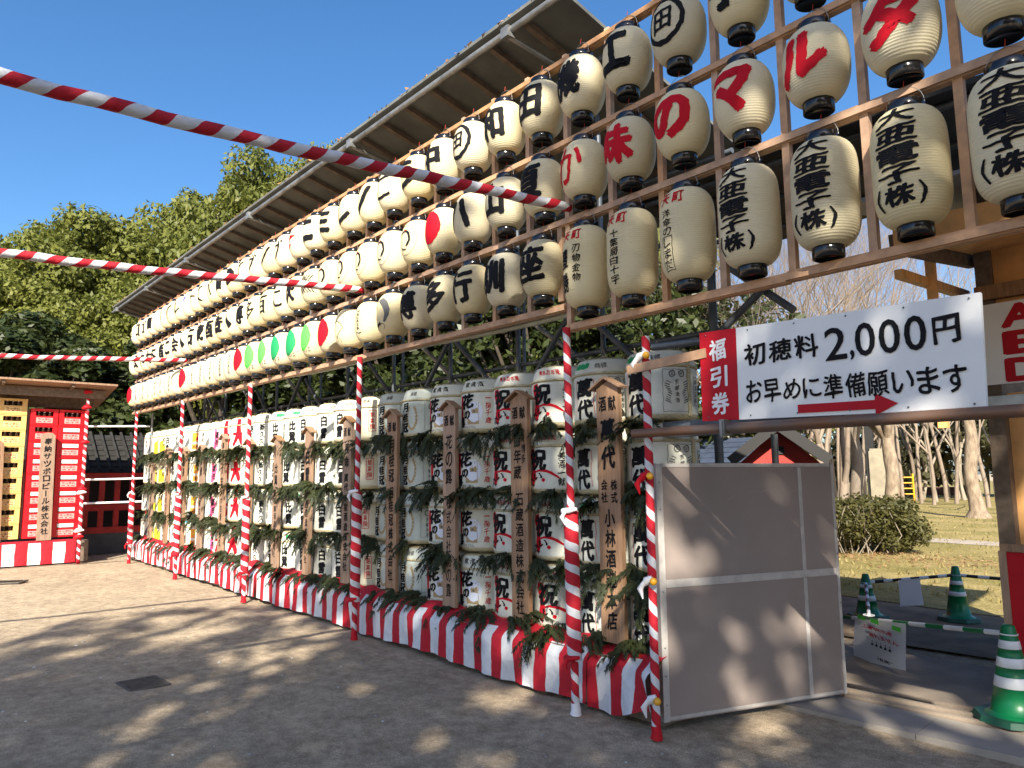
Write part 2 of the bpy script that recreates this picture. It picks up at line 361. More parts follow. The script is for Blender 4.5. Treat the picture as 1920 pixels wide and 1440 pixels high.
def flat(mb, name, mats, parent, M):
    """lay a flat sheet of marks on a plane: M maps (x, y, 0) to the parent's space"""
    mb.v = [tuple(M @ Vector(p)) for p in mb.v]
    return link(name, mb.mesh(name, mats), parent)
UPRIGHT = Matrix(((1, 0, 0, 0), (0, 0, -1, 0), (0, 1, 0, 0), (0, 0, 0, 1)))   # sheet faces -Y

# ------------------------------------------------------------------ ground and paving
def ground_mat():
    m, n, l, b = nt('sandy gravel'); b.inputs['Roughness'].default_value = 0.95; b.inputs['Specular IOR Level'].default_value = 0.2
    tc = n.new('ShaderNodeTexCoord')
    def noise(sc, det=6, rg=0.6):
        t = n.new('ShaderNodeTexNoise'); t.inputs['Scale'].default_value = sc; t.inputs['Detail'].default_value = det; t.inputs['Roughness'].default_value = rg; l.new(tc.outputs['Object'], t.inputs['Vector']); return t.outputs['Fac']
    def ramp(f, p0, c0, p1, c1):
        r = n.new('ShaderNodeValToRGB'); r.color_ramp.elements[0].position = p0; r.color_ramp.elements[0].color = (*c0, 1); r.color_ramp.elements[1].position = p1; r.color_ramp.elements[1].color = (*c1, 1); l.new(f, r.inputs[0]); return r.outputs[0]
    def mul(a, c):
        x = n.new('ShaderNodeMix'); x.data_type = 'RGBA'; x.blend_type = 'MULTIPLY'; x.inputs[0].default_value = 1; l.new(a, x.inputs[6]); l.new(c, x.inputs[7]); return x.outputs[2]
    base = ramp(noise(0.55), 0.3, (0.50, 0.395, 0.28), 0.7, (0.62, 0.495, 0.355))
    fine = ramp(noise(160, 3, 0.8), 0.30, (0.34, 0.34, 0.34), 0.68, (1.36, 1.35, 1.33))
    mid = ramp(noise(9, 8, 0.75), 0.35, (0.66, 0.65, 0.64), 0.62, (1.12, 1.12, 1.12))
    c = mul(mul(mul(base, mid), fine), ramp(noise(2.1, 9, .78), .36, (.80, .79, .78), .58, (1.08, 1.08, 1.07)))
    vo = n.new('ShaderNodeTexVoronoi'); vo.inputs['Scale'].default_value = 34; l.new(tc.outputs['Object'], vo.inputs['Vector'])
    c = mul(c, ramp(vo.outputs['Distance'], 0.02, (0.70, 0.69, 0.68), 0.12, (1, 1, 1)))
    l.new(c, b.inputs['Base Color'])
    bp = n.new('ShaderNodeBump'); bp.inputs['Strength'].default_value = 0.8; bp.inputs['Distance'].default_value = 0.014
    ad = n.new('ShaderNodeMath'); ad.operation = 'MULTIPLY_ADD'; ad.inputs[1].default_value = 2.5
    l.new(noise(14, 8, 0.7), ad.inputs[0]); l.new(noise(120, 3, 0.8), ad.inputs[2]); l.new(ad.outputs[0], bp.inputs['Height']); l.new(bp.outputs[0], b.inputs['Normal'])
    return m
def lawn_mat():
    m, n, l, b = nt('winter lawn'); b.inputs['Roughness'].default_value = 0.95; b.inputs['Specular IOR Level'].default_value = 0.1
    tc = n.new('ShaderNodeTexCoord')
    a = n.new('ShaderNodeTexNoise'); a.inputs['Scale'].default_value = 0.5; a.inputs['Detail'].default_value = 8; a.inputs['Roughness'].default_value = 0.7; l.new(tc.outputs['Object'], a.inputs['Vector'])
    r = n.new('ShaderNodeValToRGB'); e = r.color_ramp.elements; e[0].position = 0.36; e[0].color = (0.20, 0.175, 0.06, 1); e[1].position = 0.60; e[1].color = (0.37, 0.29, 0.135, 1); x = e.new(0.70); x.color = (0.33, 0.24, 0.14, 1)
    l.new(a.outputs['Fac'], r.inputs[0])
    f = n.new('ShaderNodeTexNoise'); f.inputs['Scale'].default_value = 30; f.inputs['Detail'].default_value = 5; l.new(tc.outputs['Object'], f.inputs['Vector'])
    r2 = n.new('ShaderNodeValToRGB'); r2.color_ramp.elements[0].position = 0.3; r2.color_ramp.elements[0].color = (0.6, 0.6, 0.55, 1); r2.color_ramp.elements[1].position = 0.7; r2.color_ramp.elements[1].color = (1.2, 1.18, 1.1, 1); l.new(f.outputs['Fac'], r2.inputs[0])
    x = n.new('ShaderNodeMix'); x.data_type = 'RGBA'; x.blend_type = 'MULTIPLY'; x.inputs[0].default_value = 1; l.new(r.outputs[0], x.inputs[6]); l.new(r2.outputs[0], x.inputs[7]); l.new(x.outputs[2], b.inputs['Base Color'])
    bp = n.new('ShaderNodeBump'); bp.inputs['Strength'].default_value = 0.7; bp.inputs['Distance'].default_value = 0.03; l.new(f.outputs['Fac'], bp.inputs['Height']); l.new(bp.outputs[0], b.inputs['Normal'])
    return m
SOIL = mat('bare brown soil', (0.17, 0.118, 0.07), 0.95, 0.35, 3, bump=0.5, bscale=25)
def sheet(name, pts, z, m, kind='structure'):
    mb = MB(); mb.add([(p[0], p[1], z) for p in pts], [tuple(range(len(pts)))]); return tag(mb.build(name, m), kind=kind)
# plaza: one sheet to the horizon, gently uneven near the camera
gx = np.concatenate([[-900, -200, -60], np.linspace(-20, 8, 113), [30, 200, 900]]); gy = np.concatenate([[-900, -200, -40], np.linspace(-8, 6, 57), [30, 200, 900]])
def gz(x, y):
    if -20 <= x <= 8 and -8 <= y <= 6: return 0.012 * (math.sin(x * 1.3 + y * .7) * math.sin(y * 1.9 - x * .4) + .6 * math.sin(x * 3.1 + 1) * math.sin(y * 2.7)) - .012
    return -0.02
gm = MB(); nx = len(gx)
gm.add([(x, y, gz(x, y)) for y in gy for x in gx], [(j * nx + i, j * nx + i + 1, (j + 1) * nx + i + 1, (j + 1) * nx + i) for j in range(len(gy) - 1) for i in range(nx - 1)], 0, True)
tag(gm.build('ground', ground_mat()), kind='structure')
# the strip of ground between the gate track and the lawn, then the lawn of the park
sheet('soil_bed', [(-6, 3.3), (12, 3.3 + .6), (12, 9), (-6, 9)], 0.012, SOIL)
sheet('lawn', [(-120, 6.2), (-3, 6.0), (.5, 5.6), (12, 6.6), (120, 8), (120, 160), (-120, 160)], 0.020, lawn_mat())
sheet('park_path', [(-40, 16.2), (-6, 14.6), (6, 13.6), (40, 12), (40, 13.2), (6, 14.6), (-6, 15.7), (-40, 17.4)], 0.026, mat('park path', (0.36, 0.30, 0.24), 0.95, 0.15, 3))
kb = MB(); d = Vector((2.101 - .985, 1.563 - 1.494, 0)).normalized(); kn = Vector((-d.y, d.x, 0))
c0 = Vector((1.0, 1.30, 0))
for i in range(-1, 6): kb.box(c0 + d * (i * .92 + .2) + Vector((0, 0, .0)), (.915, .42, .05), 0, Euler((0, 0, math.atan2(d.y, d.x))))
tag(kb.build('concrete_edging', CONC), kind='structure')
tb = MB(); tr_ = Euler((0, 0, math.atan2(d.y, d.x)))
tb.box(c0 + d * 1.6 + kn * .42, (5, .36, .03), 0, tr_)
for k in range(3): tb.box(c0 + d * 1.6 + kn * (.30 + .13 * k) + Vector((0, 0, .022)), (5, .035, .02), 0, tr_)
tag(tb.build('gate_track', CONCD), kind='structure')
tag(MB().box(c0 + d * 1.6 + kn * 1.25, (5.2, 1.25, .03), 0, tr_).build('concrete_ramp', CONCD), kind='structure')

def grate(loc, rz, L, W, label):
    t = thing('drain_grate', label, 'drain grate', loc, rz, 'drain grates in the plaza')
    fm = MB()
    for y in (-W / 2, W / 2): fm.box((0, y, 0), (L, .02, .016))
    for x in (-L / 2, L / 2): fm.box((x, 0, 0), (.02, W, .016))
    link('grate_frame', fm.mesh('grate_frame', IRON), t)
    bmr = MB(); n = 10
    for i in range(n): bmr.box((-L / 2 + (i + .5) * L / n, 0, .002), (.012, W, .014))
    link('grate_bar', bmr.mesh('grate_bar', IRON), t)
    link('pit_shade', MB().box((0, 0, -.012), (L, W, .006)).mesh('pit_shade', DARKIN), t)  # thin dark plate: the drain's shade is painted, no hole is cut
grate((-2.78, -2.0, gz(-2.78, -2.0) + .004), math.radians(4), .34, .28, 'rusty iron slotted drain grate set in the grey gravel, nearer the camera')
grate((-10.35, -2.15, .014), math.radians(60), .50, .30, 'small far drain grate in sunlit sand by the beer crate stall')
# loose pebbles and paper scraps on the gravel
pb = MB(); r = random.Random(3)
for i in range(420):
    x = r.uniform(-8, 3.4); y = r.uniform(-3.4, -.1); s = r.uniform(.004, .011)
    if r.random() < .12: s *= 1.8
    z = gz(x, y); vs = []
    for k in range(6): vs.append((x + s * math.cos(k * 1.047) * r.uniform(.7, 1.2), y + s * math.sin(k * 1.047) * r.uniform(.7, 1.2), z + s * r.uniform(.1, .4)))
    vs.append((x, y, z + s * .9)); pb.add(vs, [(k, (k + 1) % 6, 6) for k in range(6)], 0 if r.random() < .8 else 1)
tag(pb.build('loose_pebbles', [mat('pebble', (0.34, 0.31, 0.28), 0.9), mat('pale chip', (0.66, 0.64, 0.60), 0.8)]), 'loose pebbles and pale chips scattered on the gravel plaza', 'pebbles', kind='stuff')

# ------------------------------------------------------------------ lantern frame
P0X, PITCH = 0.17, 0.43
def zt(x): return 0.0115 * max(0.0, -x)
ZT, ZAB, ZBC, ZCL, ZCR = 4.655, 4.01, 3.395, 2.765, 2.61
FX0, FX1 = P0X - 29.55 * PITCH, 3.35
fr = thing('lantern_frame', 'pale timber lattice frame of rails and posts carrying three rows of lanterns', 'frame', (0, 0, 0))
def rail(x0, x1, z0, sag=True):
    mb = MB(); n = max(2, int((x1 - x0) / 3))
    for i in range(n):
        a = x0 + (x1 - x0) * i / n; b = x0 + (x1 - x0) * (i + 1) / n
        j = random.uniform(-.006, .006)
        mb.bar((a, 0.045, z0 + zt(a) + j), (b, 0.045, z0 + zt(b) + j), .045, .058)
        mb.bar((a, 0.012, z0 + zt(a) - .006 + j), (b, 0.012, z0 + zt(b) - .006 + j), .020, .036)
    return mb.build('rail', WOODF, fr)
for z in (ZT, ZAB, ZBC): rail(FX0, FX1, z)
rail(FX0 - .1, -.07, ZCL); rail(-.06, FX1, ZCR)
for k in range(-29, 9):
    x = -.045 + PITCH * k
    if x > FX1 - .02: break
    lo = (ZCL if x < -.05 else ZCR) + zt(x) + .03
    mb = MB(); mb.box((x, .047, (lo + ZT + zt(x) + .05) / 2), (.042, .040, ZT + zt(x) + .05 - lo)); mb.build('post', WOODF, fr)
MB().box((-.125, .047, 3.12), (.05, .045, .6)).build('post', WOODF, fr)

# ------------------------------------------------------------------ lanterns
RB = 0.172
def rad_round(z, H=.205):
    t = min(1, abs(z) / H); return .082 + (RB - .082) * (1 - t ** 2.5) ** .62
def rad_long(z, H=.285):
    t = min(1, abs(z) / H); return .080 + (.168 - .080) * (1 - t ** 5.0) ** .66
def lantern_meshes(tag_, rad, H):
    ribs = int(H * 2 / .0132); prof = []
    for i in range(ribs * 4 + 1):
        z = -H + 2 * H * i / (ribs * 4); r = rad(z); prof.append((r - .0026 * (0, .55, 1, .55)[i % 4], z))
    body = MB().lathe(prof, 40).mesh('paper_body_' + tag_, PAPER)
    def cap(z0, z1, r):
        hi = [(r * .86, z0 + .004), (r * .86, z1 - .01), (r * .93, z1), (r, z1 - .006), (r, z0 + .006), (r * .97, z0), (0.001, z0)] if z1 > 0 else [(0.001, z1 + .012), (r * .9, z1 + .012), (r * .9, z1), (r, z1 + .005), (r, z0 - .004), (r * .96, z0)]
        return MB().lathe(hi if z1 < 0 else hi[::-1], 28).mesh('cap_' + tag_, CAPB)
    top = cap(H - .008, H + .042, .088); bot = cap(-H + .008, -H - .060, .080)
    w = MB(); w.tube([(.088 * math.cos(a), 0, H + .02 + .105 * math.sin(a)) for a in np.linspace(0, PI, 13)], .0022, 4, 0, False)
    w.tube([(0.0, -.002, H + .125), (.004, .0, H + .16)], .0022, 4, 1)
    wire = w.mesh('hanging_wire_' + tag_, [WIRE, REDSTRING])
    return body, top, bot, wire
LM = {'round': lantern_meshes('round', rad_round, .205), 'long': lantern_meshes('long', rad_long, .285)}

MK = [INK, REDINK, GREENA, GREENB, BLUEINK, GREYINK]
def mark(code):
    """flat marks for one lantern, returned with a wording for its label"""
    mb = MB(); kind, _, arg = code.partition(':')
    if kind == 'K': put(mb, arg, 0, .005, .28, .28, 0, .046, 0.0); return mb, 'black %s lettering' % arg
    if kind == 'k': put(mb, arg, 0, .0, .25, .24, 0, .008); return mb, 'thin black %s lettering' % arg
    if kind == 'R': put(mb, arg, 0, .0, .30, .28, 1, .062); return mb, 'bold red %s lettering' % arg
    if kind == 'r': put(mb, arg, 0, .0, .26, .27, 1, .012); return mb, 'thin red %s lettering' % arg
    if kind == 'O':
        disc(mb, 0, .01, .150, .158, 0, 36, .20); put(mb, arg, 0, .01, .14, .15, 0, .03); return mb, 'black %s inside a black ring' % arg
    if kind == 'L':
        disc(mb, 0, 0, .135, .14, 5, 36, .02); stroke(mb, arc(.0, .01, .06, .075, 115, -75, 14), [.008] + [.022] * 12 + [.006]); stroke(mb, arc(-.02, .035, .07, .045, 175, 70, 8), .016)
        stroke(mb, arc(-.005, -.055, .045, .035, 200, 300, 8), .012); poly(mb, [(-.015, .105), (.02, .10), (.002, .075)], 1)
        for k in range(7): rect(mb, -.115, .05 - k * .018, .012, .009, 5)
        return mb, 'a thin ringed brush swirl emblem'
    if kind == 'D':
        m = {'red': 1, 'light green': 2, 'dark green': 3}[arg.split('+')[0]]
        disc(mb, .0, .01, .135, .15, m, 40, 0, .03, sum(map(ord, arg)) % 9)
        if '+' in arg: put(mb, 'ペンス', .06, -.135, .16, .05, 0, .006, fill=True)
        return mb, 'a %s disc' % arg.split('+')[0] + (' over small kana' if '+' in arg else '')
    if kind == 'V':
        for k, c in enumerate((-.10, .12)): column(mb, arg, c, .13, .035, .27, 5, .012)
        return mb, 'small grey %s writing' % arg[:2]
    if kind == 'A':
        column(mb, '大亜電子', 0, .265, .20, .385, 0, .034, .04); put(mb, '(', -.105, -.175, .035, .11, 0, .03); put(mb, ')', .105, -.175, .035, .11, 0, .03); put(mb, '株', 0, -.172, .145, .10, 0, .045)
        return mb, 'five black characters downwards'
    if kind == 'T':
        a = arg.split('/')
        put(mb, '天', -.045, .205, .075, .075, 1, .03); put(mb, '町', .055, .205, .075, .075, 1, .03)
        if len(a) > 1:
            column(mb, a[0], -.055, .13, .085, .34, 0, .035, .18); column(mb, a[1], .055, .135, .060, .27, 0, .015, .12)
        elif 'の' in a[0]:
            column(mb, a[0][:3], -.03, .14, .07, .17, 0, .01, .1); column(mb, a[0][3:], -.03, -.035, .062, .20, 0, .01, .14); rect(mb, -.03, -.135, .085, .21, 0, .004)
        else: column(mb, a[0], -.005, .135, .075, .36, 0, .02, .08)
        return mb, 'red heading over ' + ('two black columns' if len(a) > 1 else 'boxed thin kana' if 'の' in a[0] else 'one bold column')
    if kind == 'P':
        if arg == 'fish':
            stroke(mb, arc(.0, .0, .10, .12, 100, -50, 12), [.01, .04, .06, .07, .07, .07, .065, .06, .05, .04, .03, .02], 5)
            stroke(mb, [(.02, -.10), (-.05, -.12), (-.10, -.165)], [.03, .02, .008], 0); stroke(mb, arc(.02, -.13, .05, .03, 90, -60, 8), .005, 0); disc(mb, -.05, .06, .014, .014, 5, 10)
            return mb, 'a curled ink fish'
        if arg == 'deer':
            stroke(mb, [(-.09, .05), (-.02, .07), (.05, .04), (.08, -.01), (.03, -.06), (-.02, -.12)], .007, 0); stroke(mb, [(-.08, .03), (-.06, -.02), (-.09, -.03)], .006, 0); stroke(mb, [(-.03, -.08), (.0, -.15), (.03, -.11), (.05, -.16)], .006, 0); disc(mb, -.09, .09, .022, .026, 0, 14, .2)
            return mb, 'a thin line drawing'
        if arg == 'hakata':
            for k, ch in enumerate('Hakata'): put(mb, ch, .02, .10 - k * .034, .036, .026, 0, .01)
            stroke(mb, [(-.02, -.11), (.02, -.12), (.07, -.115)], .007, 0); return mb, 'tiny black cursive writing'
        if arg == 'net':
            for k in range(-2, 3): stroke(mb, [(k * .04 - .09, -.10), (k * .04 + .07, .11)], .012, 0); stroke(mb, [(k * .04 + .09, -.10), (k * .04 - .07, .11)], .012, 0)
            return mb, 'a black criss-cross net pattern'
        if arg == 'arrow': poly(mb, [(-.11, .09), (.09, .05), (-.10, -.02)], 1); poly(mb, [(-.10, -.035), (.02, -.045), (-.07, -.12)], 1); return mb, 'a red pointed emblem'
        if arg == 'bird': poly(mb, [(-.10, -.02), (.03, .12), (.09, .09), (.0, .02), (-.02, -.05)], 4); poly(mb, [(-.08, -.06), (.0, -.07), (-.02, -.12)], 4); return mb, 'a blue bird-like emblem'
        if arg == 'scrawl': disc(mb, 0, .04, .05, .06, 5, 18, .12); stroke(mb, [(-.05, -.02), (.03, -.06), (.06, -.01)], .008, 5); return mb, 'a round grey scribbled emblem'
    if kind == 'S': column(mb, arg, 0, .12, .075, .19, 0, .012); disc(mb, -.03, -.12, .028, .024, 4, 14); return mb, 'small black %s' % arg
    if kind == 'B': return mb, 'no lettering showing'
    return mb, 'a mark'
ROW_A = {4: 'B', 3: 'K:子', 2: 'O:田', 1: 'K:エ', 0: 'K:機', -1: 'K:田', -2: 'K:和', -3: 'O:田', -4: 'K:中', -5: 'K:う', -6: 'k:こ', -7: 'K:ノ', -8: 'K:し', -9: 'K:ミ', -10: 'K:ニ', -11: 'P:arrow', -12: 'k:ブ', -13: 'k:ノ', -14: 'k:グ', -15: 'k:(', -16: 'k:・', -17: 'k:ー', -18: 'k:バ', -19: 'k:(', -20: 'k:ナ', -21: 'P:bird', -22: 'k:ル', -23: 'k:イ', -24: 'S:株社', -25: 'B', -26: 'k:ー', -27: 'k:ゴ', -28: 'k:コ', -29: 'S:株社'}
ROW_B = {6: 'B', 5: 'R:タ', 4: 'R:ル', 3: 'R:マ', 2: 'R:の', 1: 'R:味', 0: 'r:か', -1: 'K:頁', -2: 'K:山', -3: 'K:ハ', -4: 'D:red', -5: 'L', -6: 'L', -7: 'L', -8: 'L', -9: 'L', -10: 'P:net', -11: 'K:飲', -12: 'k:に', -13: 'k:百', -14: 'k:多', -15: 'K:博', -16: 'k:、', -17: 'K:造', -18: 'K:酒', -19: 'K:蔵', -20: 'K:石', -21: 'k:、', -22: 'K:会', -23: 'K:に', -24: 'K:緒', -25: 'K:木', -26: 'K:大', -27: 'K:木', -28: 'K:伝', -29: 'B'}
ROW_C = {6: 'A', 5: 'A', 4: 'A', 3: 'A', 2: 'T:洋傘のしまだ', 1: 'T:十薬局白十字', 0: 'T:豊勝/刃物金物', -1: 'K:座', -2: 'K:訓', -3: 'K:行', -4: 'K:多', -5: 'K:博', -6: 'P:fish', -7: 'P:hakata', -8: 'P:deer', -9: 'D:red', -10: 'D:light green+p', -11: 'D:dark green+p', -12: 'D:dark green+p', -13: 'D:light green+p', -14: 'D:light green+p', -15: 'D:red', -16: 'V:祝十日恵比須', -17: 'V:商売繁盛祈願', -18: 'V:家内安全祈願', -19: 'V:福岡市博多区', -20: 'V:東公園商店会', -21: 'D:red', -22: 'P:scrawl', -23: 'V:恵比須会', -24: 'V:奉納者一同', -25: 'V:福笹会', -26: 'V:千代町会', -27: 'V:商工会', -28: 'V:祈願', -29: 'D:red'}
mark_mesh = {}
for row, rows, zc, rn in ((0, ROW_A, (ZT + ZAB) / 2, 'top'), (1, ROW_B, (ZAB + ZBC) / 2, 'middle'), (2, ROW_C, None, 'bottom')):
    for k, code in sorted(rows.items(), reverse=True):
        long_ = row == 2 and k >= 0
        x = P0X + PITCH * k; z0 = zc if row < 2 else ((ZBC + ZCR) / 2 - .006 if long_ else (ZBC + ZCL) / 2)
        key = (code, long_)
        if key not in mark_mesh:
            mb, words = mark(code); me = None
            if mb.f: me = wrapped(mb, 'lettering', MK, rad_long if long_ else rad_round, .03, .0022)
            mark_mesh[key] = (me, words)
        me, words = mark_mesh[key]
        frm = 'long' if long_ else 'round'
        nth = k + 30
        lab = '%s cream lantern with %s, %s row, %s from left' % (frm, words, rn, ordn(nth))
        t = thing('paper_lantern', lab, 'lantern', (x + random.uniform(-.006, .006), -.008 + random.uniform(-.01, .01), z0 + zt(x) + random.uniform(-.005, .005)), random.uniform(-.10, .10), 'paper lanterns hanging in three rows on the timber frame')
        t.rotation_euler[0] = random.uniform(-.02, .02); t.rotation_euler[1] = random.uniform(-.02, .02)
        if not long_:
            s = random.uniform(.975, 1.02); t.scale = (s, s, random.uniform(.98, 1.02))
        b, tp, bt, wi = LM[frm]
        pb_ = link('paper_body', b, t); tc_ = link('top_cap', tp, t); link('bottom_cap', bt, t); link('hanging_wire', wi, tc_)
        if me: link('lettering', me, pb_)

# ------------------------------------------------------------------ striped ropes overhead
def rope(x, zb, label):
    pts = []; n = 60; L = 9.0
    for i in range(n + 1):
        t = i / n; y = -.02 - L * t
        pts.append((x - .12 * t + .003 * math.sin(i * 2.3), y, zb - .20 * math.sin(PI * min(1, t * 1.0)) - .03 * t + .004 * math.sin(i * 1.7) + .005 * math.sin(i * .31)))
    mb = MB(); mb.tube(pts, [.036 * random.uniform(.94, 1.06) if i else .03 for i in range(n + 1)], 14)
    o = mb.build('striped_rope', ROPE_M); tag(o, label, 'rope', 'striped ropes strung over the plaza')
rope(0.03, 3.47, 'red and white wrapped rope nearest the camera, tied above the near striped pole')
rope(-3.03, 3.49, 'red and white wrapped rope across the middle lanterns, tied above the second pole')
rope(-9.02, 3.52, 'lowest and farthest red and white wrapped rope, ending at the far lanterns')

# ------------------------------------------------------------------ striped poles
PX = [0.666, 0.03, -3.02, -5.98, -8.98, -11.98]
def striped_pole(x, y, top, wrap, label, seed, r=.0265):
    t = thing('striped_pole', label, 'pole', (x, y, 0), 0, 'red and white wrapped poles in front of the barrels')
    rr = random.Random(seed); lean = rr.uniform(-.01, .01)
    def tub(z0, z1, r0, m, name, n=24):
        mb = MB(); mb.tube([(lean * (z0 + (z1 - z0) * i / n), 0, z0 + (z1 - z0) * i / n) for i in range(n + 1)], [r0 * (1 + .05 * math.sin(i * 2.1 + seed)) for i in range(n + 1)], 16, 0, True, rr.random()); return link(name, mb.mesh(name, m), t)
    tub(0.0, top, r, POLE_M, 'pole')
    if wrap:
        tub(wrap[0], wrap[1], .050, POLE_M, 'ribbon_wrap')
        for z, m in ((wrap[1], WHITET), (wrap[0] + .02, REDP)):
            kb_ = MB(); kb_.tube([(-.07, -.02, z - .02), (-.03, -.052, z), (.03, -.054, z + .006), (.07, -.02, z + .015)], [.010, .020, .019, .010], 8)
            kb_.tube([(0, -.06, z), (-.02, -.078, z - .04), (.01, -.075, z - .09)], [.012, .016, .005], 6)
            link('ribbon_knot', kb_.mesh('ribbon_knot', m), t)
    ft = MB(); ft.tube([(0, 0, .0), (.004, 0, .03), (.0, -.003, .075)], [.038, .032, .029], 10); link('foot_wrap', ft.mesh('foot_wrap', WHITET if seed == 1 else REDP), t)
    return t
names = ['striped pole at the corner with yellow pipe caps beside the taupe panel', 'striped pole left of the nearest tall cedar board, thick ribbon wrap on its lower half', 'striped pole left of the laurel wreath barrels, bow on its lower wrap',
         'striped pole just right of the big red character barrels', 'second striped pole from the far end, by the colourful barrels', 'farthest striped pole of the lantern stage, by the red fence']
for i, x in enumerate(PX):
    top = 2.43 if i == 0 else (ZCR if i == 1 else ZCL) + zt(x) - .02
    p = striped_pole(x, -.055 if i else -.012, top, None if i == 0 else ((.34, 1.32) if i != 2 else (.36, 1.42)), names[i], i)
    if i == 0:
        for z in (2.30, 1.55, .92, .23):
            mb = MB(); mb.lathe([(0.001, -.024), (.016, -.018), (.024, 0), (.016, .018), (.001, .024)], 14, (.052, -.045, z)); link('pipe_cap', mb.mesh('pipe_cap', BALL), p)
            k2 = MB(); k2.tube([(-.03, -.035, z - .03), (0, -.045, z), (.03, -.03, z + .02)], [.012, .026, .014], 8); k2.tube([(-.01, -.05, z), (-.04, -.06, z - .05), (-.03, -.05, z - .11)], [.012, .02, .004], 6)
            link('ribbon_knot', k2.mesh('ribbon_knot', WHITET if z != 1.55 else REDP), p)

# ------------------------------------------------------------------ barrels on their platform
JP = 0.4955; JX0 = 0.38; BY = 0.50; BZ0 = 0.40; BH = 0.508
pf = MB(); pf.box((-6.2, .57, .19), (13.6, .86, .34), 0)
tag(pf.build('display_platform', WOODD), 'low timber platform under the sake barrels behind the striped curtain', 'platform')
def rad_bar(z):
    if z < .05: return .205 + .045 * math.sqrt(max(0, 1 - ((.05 - z) / .05) ** 2))
    if z < .36: return .250
    if z < .385: return .243
    t = (z - .385) / .115; return .245 - .045 * t ** 1.6
def barrel_body(labelm):
    prof = [(0.001, .004), (.15, .004)] + [(rad_bar(z), z) for z in np.concatenate([np.linspace(.006, .05, 6), np.linspace(.07, .355, 12), [.362, .372, .386], np.linspace(.40, .478, 7)])] + [(.175, .492), (.13, .500), (0.001, .497)]
    mats = []
    for i in range(len(prof) - 1):
        z = (prof[i][1] + prof[i + 1][1]) / 2; mats.append(1 if (z < .045 or z > .484 or .362 < z < .374) else 0)
    return MB().lathe(prof, 40, mats=mats).mesh('barrel_body', [labelm, STRAW])
BODY = {'w': barrel_body(LABELW), 'c': barrel_body(LABELC), 'g': barrel_body(LABELG)}
def straw_rope():
    mb = MB(); n = 40
    for zz, rr_ in ((.372, .251), ):
        mb.tube([(rr_ * math.cos(2 * PI * i / n), rr_ * math.sin(2 * PI * i / n), zz) for i in range(n + 1)], .0095, 6, 0, False)
    for a in (math.radians(-6), math.radians(174)):
        for s in (-1, 1):
            pts = []
            for i in range(20):
                z = .03 + .46 * i / 19; r_ = rad_bar(min(z, .478)) + .008; aa = a + s * .018 + .012 * math.sin(i * 1.6 + s); pts.append((r_ * math.cos(aa), r_ * math.sin(aa), z))
            mb.tube(pts, .010, 6, 0)
    r_ = random.Random(5)
    for i in range(60):
        a = r_.uniform(0, 2 * PI); q = r_.uniform(.02, .17); p = Vector((q * math.cos(a), q * math.sin(a), .497)); dd = Vector((r_.uniform(-1, 1), r_.uniform(-1, 1), .25)).normalized() * r_.uniform(.03, .08)
        mb.tube([p, p + dd], [.004, .001], 3, 0, False)
    return mb.mesh('straw_rope', STRAW)
SROPE = straw_rope()
BMK = [INK, REDINK, GREENB, TAN, PALEBLUE, GREYINK, PINK, ORANGE, YELLOW, CYAN]
DEG = .25 * PI / 180
def small_line(mb, n, cx, cz, w, h, m=5, seed=1):
    r_ = random.Random(seed)
    for i in range(n):
        for k in range(3): rect(mb, cx + r_.uniform(-.4, .4) * w, cz + h / 2 - (i + .5) * h / n + r_.uniform(-.3, .3) * h / n, r_.uniform(.2, .5) * w, h / n * .14, m)
